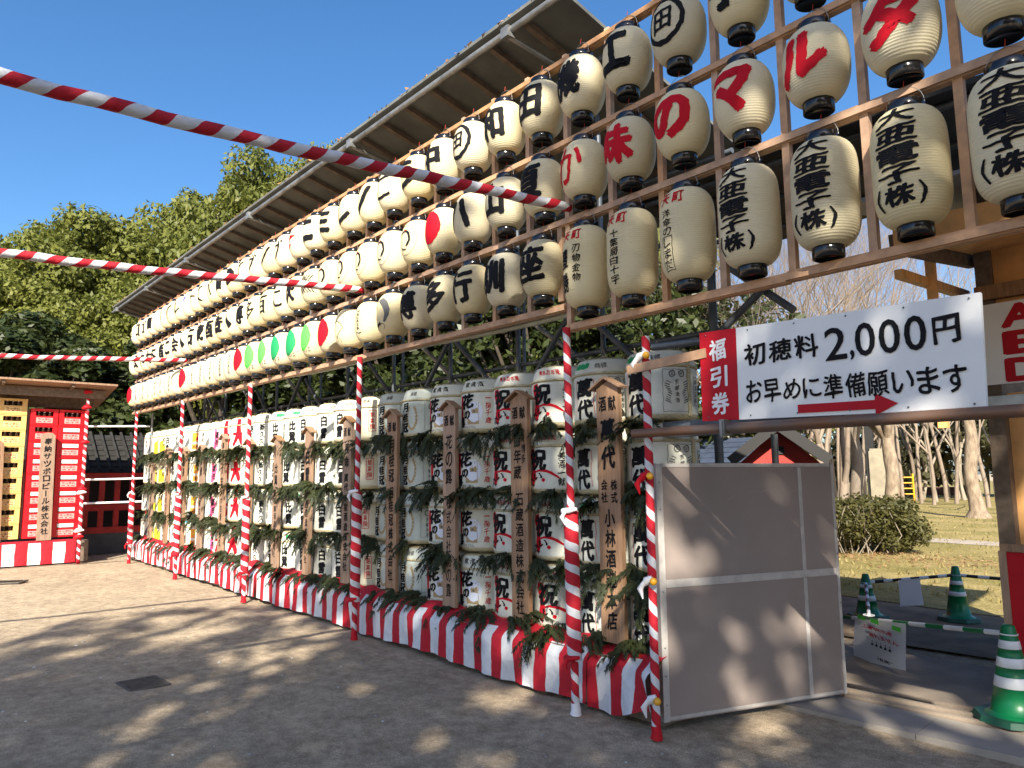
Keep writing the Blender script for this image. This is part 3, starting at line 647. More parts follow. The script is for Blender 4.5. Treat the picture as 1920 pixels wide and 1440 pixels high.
def brand(b):
    mb = MB()
    if b == 'bandai':
        column(mb, '萬代', -6 * DEG, .345, .165, .31, 0, .055, .02)
        for sx in (1, -1): stroke(mb, [(-6 * DEG + sx * .088, .33), (-6 * DEG + sx * .096, .24), (-6 * DEG + sx * .085, .17), (-6 * DEG + sx * .098, .06)], .004, 1)
        for k in range(6): disc(mb, -30 * DEG + k * .026, .43 + .008 * (k % 2), .022, .020, 2, 14)
        rect(mb, -30 * DEG + .065, .422, .15, .018, 2); put(mb, '商標', 27 * DEG, .430, .10, .042, 5, .01)
        a = 62 * DEG; rect(mb, a, .20, .20, .29, 5, .003); disc(mb, a - .035, .315, .024, .024, 5, 18, .3); disc(mb, a + .035, .315, .024, .024, 5, 18, .3); put(mb, '正', a - .035, .315, .022, .022, 5); put(mb, '宗', a + .035, .315, .022, .022, 5)
        column(mb, '芳醇清酒', a, .28, .03, .17, 5, .01, .2)
        for s in (-1, 1):
            for k in range(10): stroke(mb, [(a + s * (.045 + .006 * math.sin(k)), .25 - k * .015), (a + s * (.075 + .01 * math.sin(k * .9)), .265 - k * .015)], .006, 5)
        a = 104 * DEG; rect(mb, a, .20, .06, .20, 0, .004); column(mb, '清酒正宗', a, .285, .036, .17, 0, .012, .2)
        return mb, 'w', 'two heavy black characters, green pine'
    if b == 'iwai':
        put(mb, '博多百年蔵', 18 * DEG, .435, .22, .045, 1, .015)
        poly(mb, [(-.085, .35), (-.03, .355), (.0, .30), (-.015, .20), (.0, .12), (-.04, .05), (-.075, .12), (-.06, .22), (-.10, .30)], 1)
        put(mb, '祝', .012, .262, .19, .17, 0, .05); put(mb, 'い', .015, .135, .10, .055, 0, .04); put(mb, 'た', -.06, .095, .085, .075, 0, .035)
        stroke(mb, [(-.02, .172), (.06, .185), (.14, .168), (.21, .12)], [.012, .022, .024, .010], 1); disc(mb, .075, .11, .016, .016, 1, 14)
        column(mb, '美酒一献', 52 * DEG, .33, .055, .27, 0, .015)
        return mb, 'w', 'red streak and brush characters'
    if b == 'hana':
        put(mb, '献 清 酒', 18 * DEG, .435, .22, .05, 0, .015)
        rect(mb, -.075, .225, .05, .23, 1); rect(mb, .085, .175, .12, .19, 3)
        for k in range(16):
            a = 2 * PI * k / 16; disc(mb, .098 + .062 * math.cos(a), .19 + .070 * math.sin(a), .022, .023, 4, 10)
        disc(mb, .098, .19, .056, .062, 4, 20); disc(mb, .098, .19, .012, .012, 5, 12)
        put(mb, '花', .012, .285, .17, .145, 0, .06); put(mb, 'の', .012, .165, .085, .075, 0, .06); put(mb, '露', -.055, .10, .085, .10, 0, .05); put(mb, 'ハナノツユ', .05, .055, .13, .022, 0, .01)
        column(mb, '一掬千歳', 52 * DEG, .34, .05, .26, 1, .008)
        return mb, 'w', 'bold characters over pale chrysanthemum'
    if b == 'laurel':
        put(mb, '金標', 22 * DEG, .435, .075, .045, 5, .02); column(mb, '月桂冠', -2 * DEG, .35, .105, .30, 0, .05, .03)
        for s in (1, -1):
            for k in range(9):
                a0 = -80 + k * 17; q = arc(.085, .20, .055, .115, a0, a0 + 4, 2)[0]; p2 = (.085 + s * (q[0] - .085) * 1.0, q[1]); disc(mb, p2[0], p2[1], .013, .016, 3, 8)
        rect(mb, 66 * DEG, .21, .13, .28, 5, .003); disc(mb, 66 * DEG, .30, .03, .03, 5, 16, .3); column(mb, '芳醇清酒', 66 * DEG, .26, .03, .19, 5, .02, .2)
        return mb, 'g', 'black characters and tan laurel wreath'
    if b == 'frame':
        put(mb, '商標', 20 * DEG, .435, .10, .04, 5, .01); rect(mb, 40 * DEG, .22, .085, .23, 1, .006); column(mb, '朝宴開', 40 * DEG, .32, .05, .20, 1, .01, .1); column(mb, '清酒', -5 * DEG, .33, .08, .22, 0, .02); rect(mb, 92 * DEG, .21, .08, .22, 1, .006); column(mb, '朝宴開', 92 * DEG, .31, .05, .20, 1, .01, .1)
        return mb, 'c', 'red boxed characters'
    if b == 'snow':
        put(mb, '登録商標', 55 * DEG, .435, .15, .04, 5, .01); column(mb, '白雪', 20 * DEG, .345, .095, .29, 0, .045, .06); put(mb, 'へ', 20 * DEG, .445, .09, .03, 0, .01)
        column(mb, '無限', 76 * DEG, .30, .05, .12, 1, .006); rect(mb, 76 * DEG, .24, .075, .15, 1, .003); column(mb, '白雪', -25 * DEG, .34, .085, .29, 0, .03, .06)
        return mb, 'w', 'two characters and red seal'
    if b == 'wing':
        for k in range(5): disc(mb, 34 * DEG + k * .026, .43 + .006 * (k % 2), .024, .022, 2, 12)
        column(mb, '比翼', 30 * DEG, .34, .10, .29, 0, .05, .04); column(mb, '鶴', 78 * DEG, .20, .05, .06, 5, .01); column(mb, '清酒', -12 * DEG, .3, .07, .2, 0, .02)
        return mb, 'w', 'bold characters and green pine'
    if b == 'hishi':
        put(mb, '大吉祥', 55 * DEG, .435, .13, .035, 5, .01); column(mb, '菱久久', 32 * DEG, .345, .085, .30, 0, .03, .02); stroke(mb, arc(80 * DEG, .20, .05, .10, 250, 350, 8), .01, 5)
        return mb, 'w', 'running brush characters'
    if b == 'dai':
        poly(mb, [(36 * DEG - .03, .47), (36 * DEG + .03, .47), (36 * DEG + .04, .28), (36 * DEG + .09, .10), (36 * DEG + .05, .06), (36 * DEG + .0, .17), (36 * DEG - .07, .05), (36 * DEG - .10, .08), (36 * DEG - .035, .24)], 1)
        rect(mb, 36 * DEG, .245, .19, .04, 1); column(mb, '菱久', 84 * DEG, .33, .07, .25, 0, .03); put(mb, '吉祥', 72 * DEG, .435, .06, .03, 1, .01)
        return mb, 'w', 'one huge red character'
    m, nm = {'pink': (6, 'pink'), 'orange': (7, 'orange'), 'cyan': (9, 'cyan'), 'yellow': (8, 'yellow')}[b]
    if b == 'pink': stroke(mb, [(30 * DEG, .36), (38 * DEG, .25), (30 * DEG, .05)], [.03, .10, .05], 6); column(mb, '鷹勇', 36 * DEG, .33, .07, .26, 0, .02); disc(mb, 70 * DEG, .23, .05, .09, 1, 20)
    if b == 'orange': rect(mb, 42 * DEG, .27, .15, .15, 7); disc(mb, 38 * DEG, .29, .04, .045, 8, 16); disc(mb, 50 * DEG, .25, .03, .03, 1, 14); rect(mb, 42 * DEG, .11, .17, .09, 7); put(mb, '嘉泉', 42 * DEG, .11, .10, .05, 0, .01)
    if b == 'cyan': rect(mb, 45 * DEG, .44, .15, .03, 9); stroke(mb, [(30 * DEG, .06), (46 * DEG, .20), (60 * DEG, .33)], [.05, .06, .02], 5); put(mb, '寒北斗', 60 * DEG, .20, .06, .05, 0, .01); column(mb, '清酒', 20 * DEG, .33, .05, .16, 0, .01)
    if b == 'yellow': poly(mb, [(16 * DEG, .04), (16 * DEG, .26), (34 * DEG, .29), (40 * DEG, .17), (60 * DEG, .26), (66 * DEG, .05)], 8); column(mb, '若波', 38 * DEG, .34, .06, .20, 0, .02)
    return mb, 'c' if b in ('yellow',) else 'w', 'bright %s pattern on white' % nm
ORDER = ['bandai', 'bandai', 'iwai', 'iwai', 'hana', 'hana', 'laurel', 'laurel', 'frame', 'snow', 'snow', 'snow', 'wing', 'wing', 'hishi', 'hishi', 'dai', 'dai', 'pink', 'cyan', 'orange', 'cyan', 'cyan', 'snow', 'yellow', 'yellow', 'cyan']
TIER = ['lowest', 'second lowest', 'second highest', 'highest']
BR = {}
for j, b in enumerate(ORDER):
    if b not in BR:
        mb, lab, words = brand(b); BR[b] = (wrapped(mb, 'brand_lettering', BMK, rad_bar, .035, .0025, .25), lab, words)
    me, lab, words = BR[b]
    for t4 in range(4):
        x = JX0 - JP * j
        o = thing('sake_barrel', 'sake barrel with %s, %s tier, stack %d from right' % (words, TIER[t4], j + 1), 'sake barrel',
                  (x + random.uniform(-.012, .012), BY + random.uniform(-.02, .015), BZ0 + BH * t4 + zt(x) * t4 / 4), random.uniform(-.14, .14), 'straw wrapped sake barrels stacked four high')
        q = link('barrel_body', BODY[lab], o); link('straw_rope', SROPE, o); link('brand_lettering', me, q)

# ------------------------------------------------------------------ offering boards with little roofs
def board(x, h, w, texts, label, zb=.44, y=.195):
    t = thing('offering_board', label, 'wooden board', (x, y, zb), random.uniform(-.03, .03), 'roofed cedar offering boards in front of the barrels')
    pts = [(-w / 2, 0), (w / 2, 0), (w / 2, h - .05), (0, h), (-w / 2, h - .05)]
    mb = MB(); vs = [(a, -.018, z) for a, z in pts] + [(a, .018, z) for a, z in pts]; n = 5
    mb.add(vs, [(0, 1, 2, 3, 4), (9, 8, 7, 6, 5)] + [(k, k + n, (k + 1) % n + n, (k + 1) % n) for k in range(n)])
    pk = link('plank', mb.mesh('plank', WOODB), t)
    rf = MB()
    for s in (-1, 1):
        a = Vector((0, -.012, h + .022)); e = Vector((s * (w / 2 + .045), -.012, h - .055)); rf.bar(a, e, .085, .014, 0, (0, 0, 1))
    link('board_roof', rf.mesh('board_roof', WOODB), t)
    lt = MB()
    for kind, s, cx, ztop, ww, hh, bold in texts:
        if kind == 'c': column(lt, s, cx, ztop, ww, hh, 0, bold, .10)
        else: put(lt, s, cx, ztop, ww, hh, 0, bold)
    flat(lt, 'lettering', [INK], pk, Matrix.Translation((0, -.0205, 0)) @ UPRIGHT)
H = 1.775
def std(big, rest, bw=.115, bold=.045):
    return [('c', '酒', -.045, H - .10, .07, .11, .03), ('c', '献', .045, H - .10, .07, .11, .03)] + [('c', big, 0, H - .25, bw, .165 * len(big), bold)] + [('c', rest, 0, H - .30 - .165 * len(big), .085, max(.9, 0) if len(rest) < 7 else 1.0, .02)]
board(.165, H, .205, [('c', '酒', -.045, H - .10, .075, .12, .03), ('c', '献', .045, H - .10, .075, .12, .03), ('c', '萬代', 0, H - .25, .135, .38, .05), ('c', '会社', -.045, H - .68, .06, .17, .03), ('c', '株式', .045, H - .68, .06, .17, .03), ('c', '小林酒造本店', 0, H - .88, .095, .82, .03)], 'tall roofed cedar board nearest the camera, right of the near striped pole')
board(-.79, H, .20, [('c', '酒', -.045, H - .10, .07, .11, .03), ('c', '献', .045, H - .10, .07, .11, .03), ('c', '百年蔵', -.02, H - .31, .09, .38, .02), ('c', '博多', .055, H - .40, .05, .16, .01), ('c', '石蔵酒造株式会社', 0, H - .78, .095, .94, .02)], 'tall roofed cedar board amid the red streaked barrels')
board(-1.75, H, .19, [('c', '酒', -.045, H - .10, .07, .11, .03), ('c', '献', .045, H - .10, .07, .11, .03), ('c', '花の露', 0, H - .27, .105, .46, .02), ('c', '株式会社花の露', 0, H - .82, .075, .88, .01)], 'tall roofed cedar board beside the chrysanthemum barrels')
board(-2.74, H, .19, [('c', '酒', -.045, H - .10, .07, .11, .03), ('c', '献', .045, H - .10, .07, .11, .03), ('c', '月桂冠', 0, H - .27, .10, .44, .03), ('c', '月桂冠株式会社', 0, H - .74, .085, .92, .03)], 'tall roofed cedar board amid the laurel wreath barrels')
board(-3.69, H, .19, [('c', '酒', -.045, H - .10, .07, .11, .03), ('c', '献', .045, H - .10, .07, .11, .03), ('c', '長命', 0, H - .27, .10, .28, .03), ('c', '萬代本家酒造株式会社', 0, H - .60, .085, 1.05, .03)], 'roofed cedar board just left of the second striped pole')
board(-4.68, H - .06, .19, [('c', '白雪', 0, H - .30, .11, .42, .04), ('c', '小西酒造株式会社', 0, H - .80, .075, .85, .02)], 'roofed cedar board with two big characters amid red seal barrels')
board(-5.62, H - .12, .19, [('c', '比翼', 0, H - .45, .10, .3, .02), ('c', '比翼鶴酒造株式会社', 0, H - .80, .07, .85, .01)], 'roofed cedar board before the barrels with green pine shoulders')
board(-6.62, H - .12, .19, [('c', '菱久', 0, H - .45, .10, .3, .02), ('c', '菱久酒造', 0, H - .90, .07, .6, .01)], 'cedar board half hidden behind the middle striped pole')
board(-7.66, H, .20, [('c', '酒献', 0, H - .10, .08, .2, .03), ('c', '大吉', 0, H - .40, .10, .4, .03), ('c', '大吉酒造株式', 0, H - .90, .08, .75, .02)], 'roofed cedar board beside the huge red character barrels')
for i, (x, hh, w) in enumerate(((-8.66, H - .12, 'pink and red'), (-9.6, H - .12, 'orange'), (-10.56, H - .10, 'cyan'), (-11.6, H - .35, 'yellow'))):
    board(x, hh, .19, [('c', '鷹勇嘉泉寒北若波'[i * 2:i * 2 + 2], 0, hh - .15, .10, .34, .03), ('c', '酒造株式会社', 0, hh - .60, .075, .75, .02)], 'small far cedar board in front of the %s barrels' % w)

# ------------------------------------------------------------------ cedar bunches tucked between the tiers
def cedar_mesh(seed):
    r_ = random.Random(seed); mb = MB()
    for s in range(20):
        a = r_.uniform(-.2, PI + .2); L = r_.uniform(.12, .27); p = Vector((r_.uniform(-.10, .10), r_.uniform(.0, .07), r_.uniform(-.04, .04)))
        dr = Vector((math.cos(a) * 1.0, -abs(math.sin(a)) * .75, r_.uniform(-.75, .25))).normalized(); pts = [p]
        for i in range(6): dr = (dr + Vector((0, 0, -.16))).normalized(); pts.append(pts[-1] + dr * L / 6)
        for i in range(6):
            a0, a1 = pts[i], pts[i + 1]; t = (a1 - a0).normalized()
            sd_ = t.cross(Vector((0, -.5, 1))).normalized(); nn = sd_.cross(t)
            mb.add([a0 + sd_ * .004, a0 - sd_ * .004, a1], [(0, 1, 2)])
            for k in range(3):
                for sg in (-1, 1):
                    b0 = a0 + t * (L / 6) * (k / 3); ln = r_.uniform(.030, .062) * (1 - .09 * i); dd = (t * r_.uniform(.6, 1.0) + sd_ * sg * r_.uniform(.6, 1.0) + nn * r_.uniform(-.35, .35)).normalized()
                    w = t * .0062
                    mid = b0 + dd * ln * .55; e = b0 + dd * ln + Vector((0, 0, -.012))
                    mb.add([b0 - w, b0 + w, mid + w * 1.15, mid - w * 1.15, e], [(0, 1, 2, 3), (3, 2, 4)])
                    f2 = mid + (t * .8 + sd_ * sg * .3).normalized() * ln * .5; mb.add([mid - w * .7, mid + w * .7, f2], [(0, 1, 2)])
    return mb.mesh('cedar_bunch', CEDAR)
CM = [cedar_mesh(s) for s in range(5)]
for lvl in range(4):
    z = BZ0 + BH * lvl + (-.0 if lvl else .03); n = 0; x = .36
    while x > -12.6:
        n += 1
        o = link('cedar_bunch', CM[random.randrange(5)], None, (x, (.20 if lvl else .16) + random.uniform(-.03, .03), z + random.uniform(-.05, .05) + zt(x) * lvl / 4), (random.uniform(-.25, .25), random.uniform(-.5, .5), random.uniform(-.5, .5)))
        sc = random.uniform(.80, 1.22); o.scale = (sc * random.choice((-1, 1)), sc, sc * random.uniform(.85, 1.15))
        tag(o, 'dark green cedar bunch under the %s barrel tier, %s from the right' % (TIER[lvl], ordn(n)), 'cedar bunch', 'cedar bunches tucked between the barrel tiers')
        x -= random.uniform(.27, .56)

# ------------------------------------------------------------------ striped curtain round the platform
def curtain(x0, x1, label, y0=.085, yt=.27, pinch=None, seed=0):
    r_ = random.Random(seed); nx_ = int((x1 - x0) / .03) + 2; prof = [(0, .025), (.10, .10), (.2, .19), (.30, .285), (.335, .315), (.37, .345), (.40, .375), (.43, .40), (.47, .425), (.52, .44)]
    mb = MB(); ph = r_.uniform(0, 6)
    for i in range(nx_):
        x = x0 + (x1 - x0) * i / (nx_ - 1)
        for v, z in prof:
            k = max(0, 1 - v / .34); fold = .016 * k * math.sin(x * 12 + ph) + .010 * k * math.sin(x * 29 + ph * 2)
            up = max(0, (v - .32) / .2); y = y0 - fold + (yt - y0) * up ** 1.1; zz = z + .012 * math.sin(x * 6.3 + ph) * min(1, v * 4) * (1 - .4 * up) - .012 * math.sin(x * 16) * up + (.012 * math.sin(x * 3 + ph) if v == 0 else 0)
            xx = x
            if pinch:
                q = max(0, (x - pinch[0]) / (pinch[1] - pinch[0]))
                zz = zz + q ** 1.5 * .16 * (1 - v / .52) * math.sin(q * PI * .8); y = y - q * q * .13 * (1 - up) + .03 * math.sin(q * 9 + v * 8) * q; xx = x - .06 * q * v
            mb.v.append((xx, y, zz + zt(x) * .3))
    m_ = len(prof)
    for i in range(nx_ - 1):
        for j in range(m_ - 1):
            u0 = x0 + (x1 - x0) * i / (nx_ - 1); u1 = x0 + (x1 - x0) * (i + 1) / (nx_ - 1); a, b = prof[j][0], prof[j + 1][0]
            wob = .02 * math.sin(b * 14) * 0
            mb.f.append((i * m_ + j, (i + 1) * m_ + j, (i + 1) * m_ + j + 1, i * m_ + j + 1)); mb.m.append(0); mb.sm.append(True); mb.uv.append(((u0 + 20, a), (u1 + 20, a), (u1 + 20, b), (u0 + 20, b)))
    o = mb.build('striped_curtain', SKIRT_M); tag(o, label, 'curtain', 'red and white striped curtain panels along the platform')
curtain(-12.4, -8.98, 'striped curtain panel at the far end, left of the second farthest pole', seed=1)
curtain(-8.98, -5.98, 'striped curtain panel under the huge red character barrels', seed=2)
curtain(-5.98, -3.02, 'striped curtain panel left of the second striped pole', seed=3)
curtain(-3.02, .0, 'striped curtain panel under the laurel and chrysanthemum barrels', seed=4)
curtain(.0, .66, 'short striped curtain panel pinched up against the corner pole', pinch=(.15, .66), seed=5)

# ------------------------------------------------------------------ roof of the lantern stage, scaffold pipes
def zr(x, y): return 5.155 + .016 * max(0, -x) - .25 * y
rf = thing('stage_roof', 'long dark lean-to roof with battens and pipes above the lantern rows', 'roof', (-7.3, 0, 0))
mb = MB(); X0, X1, YB = -14.7, -.03, 3.1
a = [(X0, -.06, zr(X0, -.06) + .055), (X1, -.06, zr(X1, -.06) + .055), (X1, YB, zr(X1, YB) + .055), (X0, YB, zr(X0, YB) + .055)]
mb.add(a + [(p[0], p[1], p[2] + .03) for p in a], [(3, 2, 1, 0), (4, 5, 6, 7), (0, 1, 5, 4), (1, 2, 6, 5), (2, 3, 7, 6), (3, 0, 4, 7)]); mb.build('roof_sheet', TIN, rf)
x = X0 + .12
while x < X1:
    mb = MB(); mb.bar((x, .0, zr(x, 0) + .028), (x, YB - .05, zr(x, YB) + .028), .05, .05); mb.build('batten', WOODD, rf); x += .455
def pipe(p, q, r_=.0243, m=STEEL, name='pipe', parent=None, seg=12):
    mb = MB(); mb.tube([p, q], r_, seg); return mb.build(name, m, parent)
pipe((X0 - .1, -.03, zr(X0, 0) - .01), (X1 + .05, -.03, zr(X1, 0) - .01), .03, STEEL, 'eave_pipe', rf)
pipe((X0, .62, zr(X0, .62) - .03), (X1, .62, zr(X1, .62) - .03), .027, STEELD, 'purlin_pipe', rf)
pipe((X0, 2.2, zr(X0, 2.2) - .03), (X1, 2.2, zr(X1, 2.2) - .03), .027, STEELD, 'purlin_pipe', rf)
for x in (-.62, -3.3, -6.3, -9.2, -11.8, -14.3):
    pipe((x, -.05, zr(x, 0) - .05), (x + .12, .72, zr(x, .72) - .06), .024, STEEL, 'bracket_pipe', rf)
    MB().box((x, -.04, zr(x, 0) - .03), (.09, .08, .09)).build('pipe_clamp', STEEL, rf)
# moss and leaf litter along the eave
lm = MB(); r_ = random.Random(9)
for i in range(260):
    x = r_.uniform(X0, X1); s = r_.uniform(.02, .05); c = Vector((x, -.06 + r_.uniform(-.02, .03), zr(x, 0) + .09)); u = Vector((r_.uniform(-1, 1), r_.uniform(-1, 1), r_.uniform(-.3, 1))).normalized() * s; w_ = Vector((r_.uniform(-1, 1), r_.uniform(-1, 1), r_.uniform(-.3, .6))).normalized() * s
    lm.add([c, c + u, c + w_], [(0, 1, 2)])
lm.build('leaf_litter', mat('dead leaves', (0.32, 0.17, 0.07), 0.9, 0.3, 3), rf)
# the lower canopy to the right
cn = thing('dark_canopy', 'dark flat canopy behind the tall cylindrical lanterns', 'canopy', (1.5, 1.2, 0))
mb = MB(); a = [(-.1, .62, 3.70), (2.5, .62, 3.60), (2.5, 2.5, 3.66), (-.1, 2.5, 3.70)]
mb.add(a + [(p[0], p[1], p[2] + .03) for p in a], [(3, 2, 1, 0), (4, 5, 6, 7), (0, 1, 5, 4), (1, 2, 6, 5), (2, 3, 7, 6), (3, 0, 4, 7)]); mb.build('canopy_sheet', mat('black canopy sheet', (0.035, 0.035, 0.035), 0.7, 0.3, 5), cn)
for y in (.75, 1.35, 2.0): pipe((-.1, y, 3.66), (2.5, y, 3.58), .022, STEELD, 'canopy_pipe', cn)
for k in range(7): MB().bar((.1 + .38 * k, .64, 3.685), (.1 + .38 * k, 2.48, 3.66), .04, .035).build('canopy_batten', BLACKP, cn)

sc = thing('scaffold', 'grey steel pipe scaffold of uprights, ledgers and braces behind the barrels', 'scaffold', (-6, 1.0, 0))
for x in (-.62, -1.75, -2.9, -4.1, -5.3, -6.5, -7.7, -8.9, -10.1, -11.3): pipe((x, 1.0, 0), (x, 1.0, zr(x, 1.0) - .05), .0243, STEELD, 'upright_pipe', sc)
for x in (-.62, -3.5, -6.5, -9.5, -12.4): pipe((x, 2.6, 0), (x, 2.6, zr(x, 2.6) - .05), .0243, STEELD, 'upright_pipe', sc)
for z in (2.62, 3.4): pipe((-12.6, 1.03, z + .12), (.6, 1.03, z), .022, STEELD, 'ledger_pipe', sc)
for i in range(6):
    x = -.85 - 1.9 * i
    pipe((x, .96, 3.02), (x + .62, .96, 2.50), .026, STEELD, 'brace_pipe', sc); pipe((x, .90, 3.06), (x - .62, .90, 2.42), .026, STEELD, 'brace_pipe', sc)
    pipe((x - .9, 1.05, 3.15), (x + .2, 1.05, 2.40), .024, STEEL, 'brace_pipe', sc)
pipe((.62, 1.0, 3.10), (1.14, 1.0, 2.66), .027, STEELD, 'brace_pipe', sc); pipe((.98, .95, 2.86), (.53, .95, 2.55), .027, STEELD, 'brace_pipe', sc)
pipe((.50, 1.0, 0), (.50, 1.0, 3.6), .03, STEELD, 'upright_pipe', sc)
for j in range(4): pipe((-12.25, .30, .95 + .0), (-12.25, .30, 2.9), .022, STEEL, 'upright_pipe', sc) if j == 0 else None
bp = MB(); pts = []; rad_ = []
for i in range(180):
    x = -9.6 + i * .0565; pts.append((x, .11, 2.735 + zt(x) * 1.5 + .012 * math.sin(i * .11))); rad_.append(.020 + (.005 if i % 7 == 0 else 0))
bp.tube(pts, rad_, 10); tag(bp.build('bamboo_pole', BAMBOO), 'long jointed grey bamboo pole tied behind the striped poles', 'bamboo pole')
for i, (z, x1) in enumerate(((2.63, -12.2), (1.58, -12.9), (1.12, -12.9))): tag(pipe((-12.9, -.72, z), (-12.5, .32, z + .02), .020, WHITER, 'barrier_pipe'), 'pale horizontal pipe before the red fence, %s' % ('topmost', 'middle', 'lowest')[i], 'pipe', 'pale pipes before the red fence')

# ------------------------------------------------------------------ gate: panel, pipes, signs
A_, B_ = Vector((.619, .123, 0)), Vector((1.068, 1.546, 0)); dv = (B_ - A_); PL = dv.length; dv.normalize()
pa = thing('taupe_panel', 'big taupe board panel edged with pale tape standing open behind the corner pole', 'panel', A_ + Vector((0, 0, .05)), math.atan2(dv.y, dv.x))
link('panel_board', MB().box((PL / 2, .02, .79), (PL, .035, 1.58)).mesh('panel_board', PANEL), pa)
tp = MB(); w = .045; yy = .0015
for cx, cz, ww, hh in ((w / 2, .79, w, 1.58), (PL - .012, .79, .024, 1.58), (PL / 2, 1.568, PL - .07, .024), (PL / 2, .018, PL - .07, .02)): tp.box((cx, yy, cz), (ww, .006, hh))
tp.box((PL / 2 + .01, yy - .001, .825), (PL - .075, .006, .048)); tp.box((PL * .79, yy + .001, .41), (.03, .006, .775)); tp.box((PL * .79, yy + .001, 1.20), (.03, .006, .70))
link('edge_tape', tp.mesh('edge_tape', TAPE), pa)
pv = MB(); rp_ = random.Random(2)
for k in range(9): pv.lathe([(.006, 0), (.004, .004), (.001, .005)], 8, (rp_.choice((.022, PL - .012)), .10 + .17 * k, 0)); 
pv.v = [(a, -.0035 - c, b) for a, b, c in pv.v]; link('screw', pv.mesh('screw', STEEL), pa)
sf_ = MB()
for k in range(16):
    a = (rp_.uniform(.08, PL - .1), rp_.uniform(.05, 1.5)); an_ = rp_.uniform(-.6, .6); L_ = rp_.uniform(.02, .16); stroke(sf_, [a, (a[0] + L_ * math.cos(an_) * .5, a[1] + L_ * math.sin(an_) * .5), (a[0] + L_ * math.cos(an_), a[1] + L_ * math.sin(an_))], [.001, .003, .001])
for k in range(22): disc(sf_, rp_.uniform(.06, PL - .06), rp_.uniform(.03, 1.5), rp_.uniform(.002, .005), rp_.uniform(.002, .005), 0, 8, 0, .3, k)
flat(sf_, 'scuff_marks', [mat('pale scuffs', (.33, .29, .26), .8)], pa, Matrix.Translation((0, .0012, 0)) @ UPRIGHT)
tag(pipe((.60, -.06, 1.815), (3.4, -.06, 1.80), .028, RUST, 'crossbar_pipe'), 'rusty horizontal scaffold pipe under the white price sign', 'pipe')
MBb = MB(); MBb.box((2.0, .34, 1.855), (2.9, .09, .10)); tag(MBb.build('gate_beam', STEELD), 'dark grey steel beam behind the rusty pipe over the gateway', 'beam')
tag(pipe((.70, .02, 2.36), (1.25, .35, 2.40), .024, STEELD, 'upper_pipe'), 'short dark pipe clamped to the corner pole above the sign', 'pipe')
tag(MB().bar((.58, -.075, 2.22), (1.16, -.050, 2.255), .018, .055).build('sign_batten', WOODF), 'pale wooden batten tied from the corner pole to the red sign end', 'batten')
tag(pipe((.62, 1.55, 0), (.62, 1.55, 1.86), .026, STEEL, 'gate_upright'), 'grey upright pipe rising behind the taupe panel', 'pipe')
cl = MB(); cl.box((1.27, -.06, 1.815), (.03, .075, .09)); cl.tube([(1.27, -.10, 1.76), (1.27, -.10, 1.85)], .008, 6); tag(cl.build('pipe_clamp', STEEL), 'small steel clamp on the rusty pipe under the red sign end', 'clamp')

sg = thing('price_sign', 'long white board sign with a red end, 2,000円 and a red arrow', 'sign', (1.82, -.04, 2.10))
def onp(px, py): p = at(px, py, Y=-.05); return (p.x - 1.82, p.z - 2.10)
TL, BL, TR, BR_ = onp(1312, 625), onp(1318, 790), onp(1838, 548), onp(1850, 765)
def ip(u, v): return tuple((1 - v) * ((1 - u) * TL[i] + u * TR[i]) + v * ((1 - u) * BL[i] + u * BR_[i]) for i in (0, 1))
def slab(u0, u1, y0, y1, m, name):
    q = [ip(u0, 1), ip(u1, 1), ip(u1, 0), ip(u0, 0)]; mb = MB(); mb.add([(a, y0, b) for a, b in q] + [(a, y1, b) for a, b in q], [(0, 1, 2, 3), (7, 6, 5, 4)] + [(k, k + 4, (k + 1) % 4 + 4, (k + 1) % 4) for k in range(4)]); link(name, mb.mesh(name, m), sg)
UR = (onp(1384, 700)[0] - TL[0]) / (TR[0] - TL[0])
slab(UR, 1, -.012, .012, WHITEP, 'white_board'); slab(0, UR - .001, -.014, .012, REDP, 'red_board')
lt = MB()
def fit(s, px0, py0, px1, py1, m, bold=.02, n=0):
    """string in a box given by its left-middle and right-middle points and pixel height"""
    a = onp(px0, py0); b = onp(px1, py1); return a, b
def signrow(s, p0, p1, hh, m, bold):
    a, b = Vector(onp(*p0)), Vector(onp(*p1)); n = len(s)
    for i, ch in enumerate(s):
        c = a + (b - a) * ((i + .5) / n); w_ = (b - a).length / n
        put(lt, ch, c.x, c.y, w_ * .90, hh * (1 if ch not in 'いにめ' else .85), m, bold, rot=0)
signrow('初穂料', (1394, 668), (1538, 645), .125, 0, .025)
a, b = Vector(onp(1546, 645)), Vector(onp(1740, 622)); L_ = b.x - a.x
put(lt, '2', a.x + L_ * .12, (a.y + b.y) / 2 + .0, L_ * .23, .165, 0, .012); put(lt, ',', a.x + L_ * .285, a.y - .075, .022, .05, 0, .02)
for i in range(3): put(lt, '0', a.x + L_ * (.42 + .235 * i), a.y + (b.y - a.y) * (.45 + .2 * i) + .0, L_ * .20, .165, 0, .012)
c = onp(1775, 617); put(lt, '円', c[0], c[1], .115, .135, 0, .03)
signrow('お早めに準備願います', (1398, 735), (1818, 708), .125, 0, .018)
ra, rb = onp(1497, 767), onp(1685, 756); sl_ = (rb[1] - ra[1]) / (rb[0] - ra[0]); ax = onp(1642, 760)[0]
poly(lt, [(ra[0], ra[1] - .022), (ax, ra[1] - .022 + sl_ * (ax - ra[0])), (ax, ra[1] + .022 + sl_ * (ax - ra[0])), (ra[0], ra[1] + .022)], 1)
poly(lt, [(ax, ra[1] - .052 + sl_ * (ax - ra[0])), (rb[0], rb[1]), (ax, ra[1] + .055 + sl_ * (ax - ra[0]))], 1)
cx = (TL[0] + ip(UR, .5)[0]) / 2
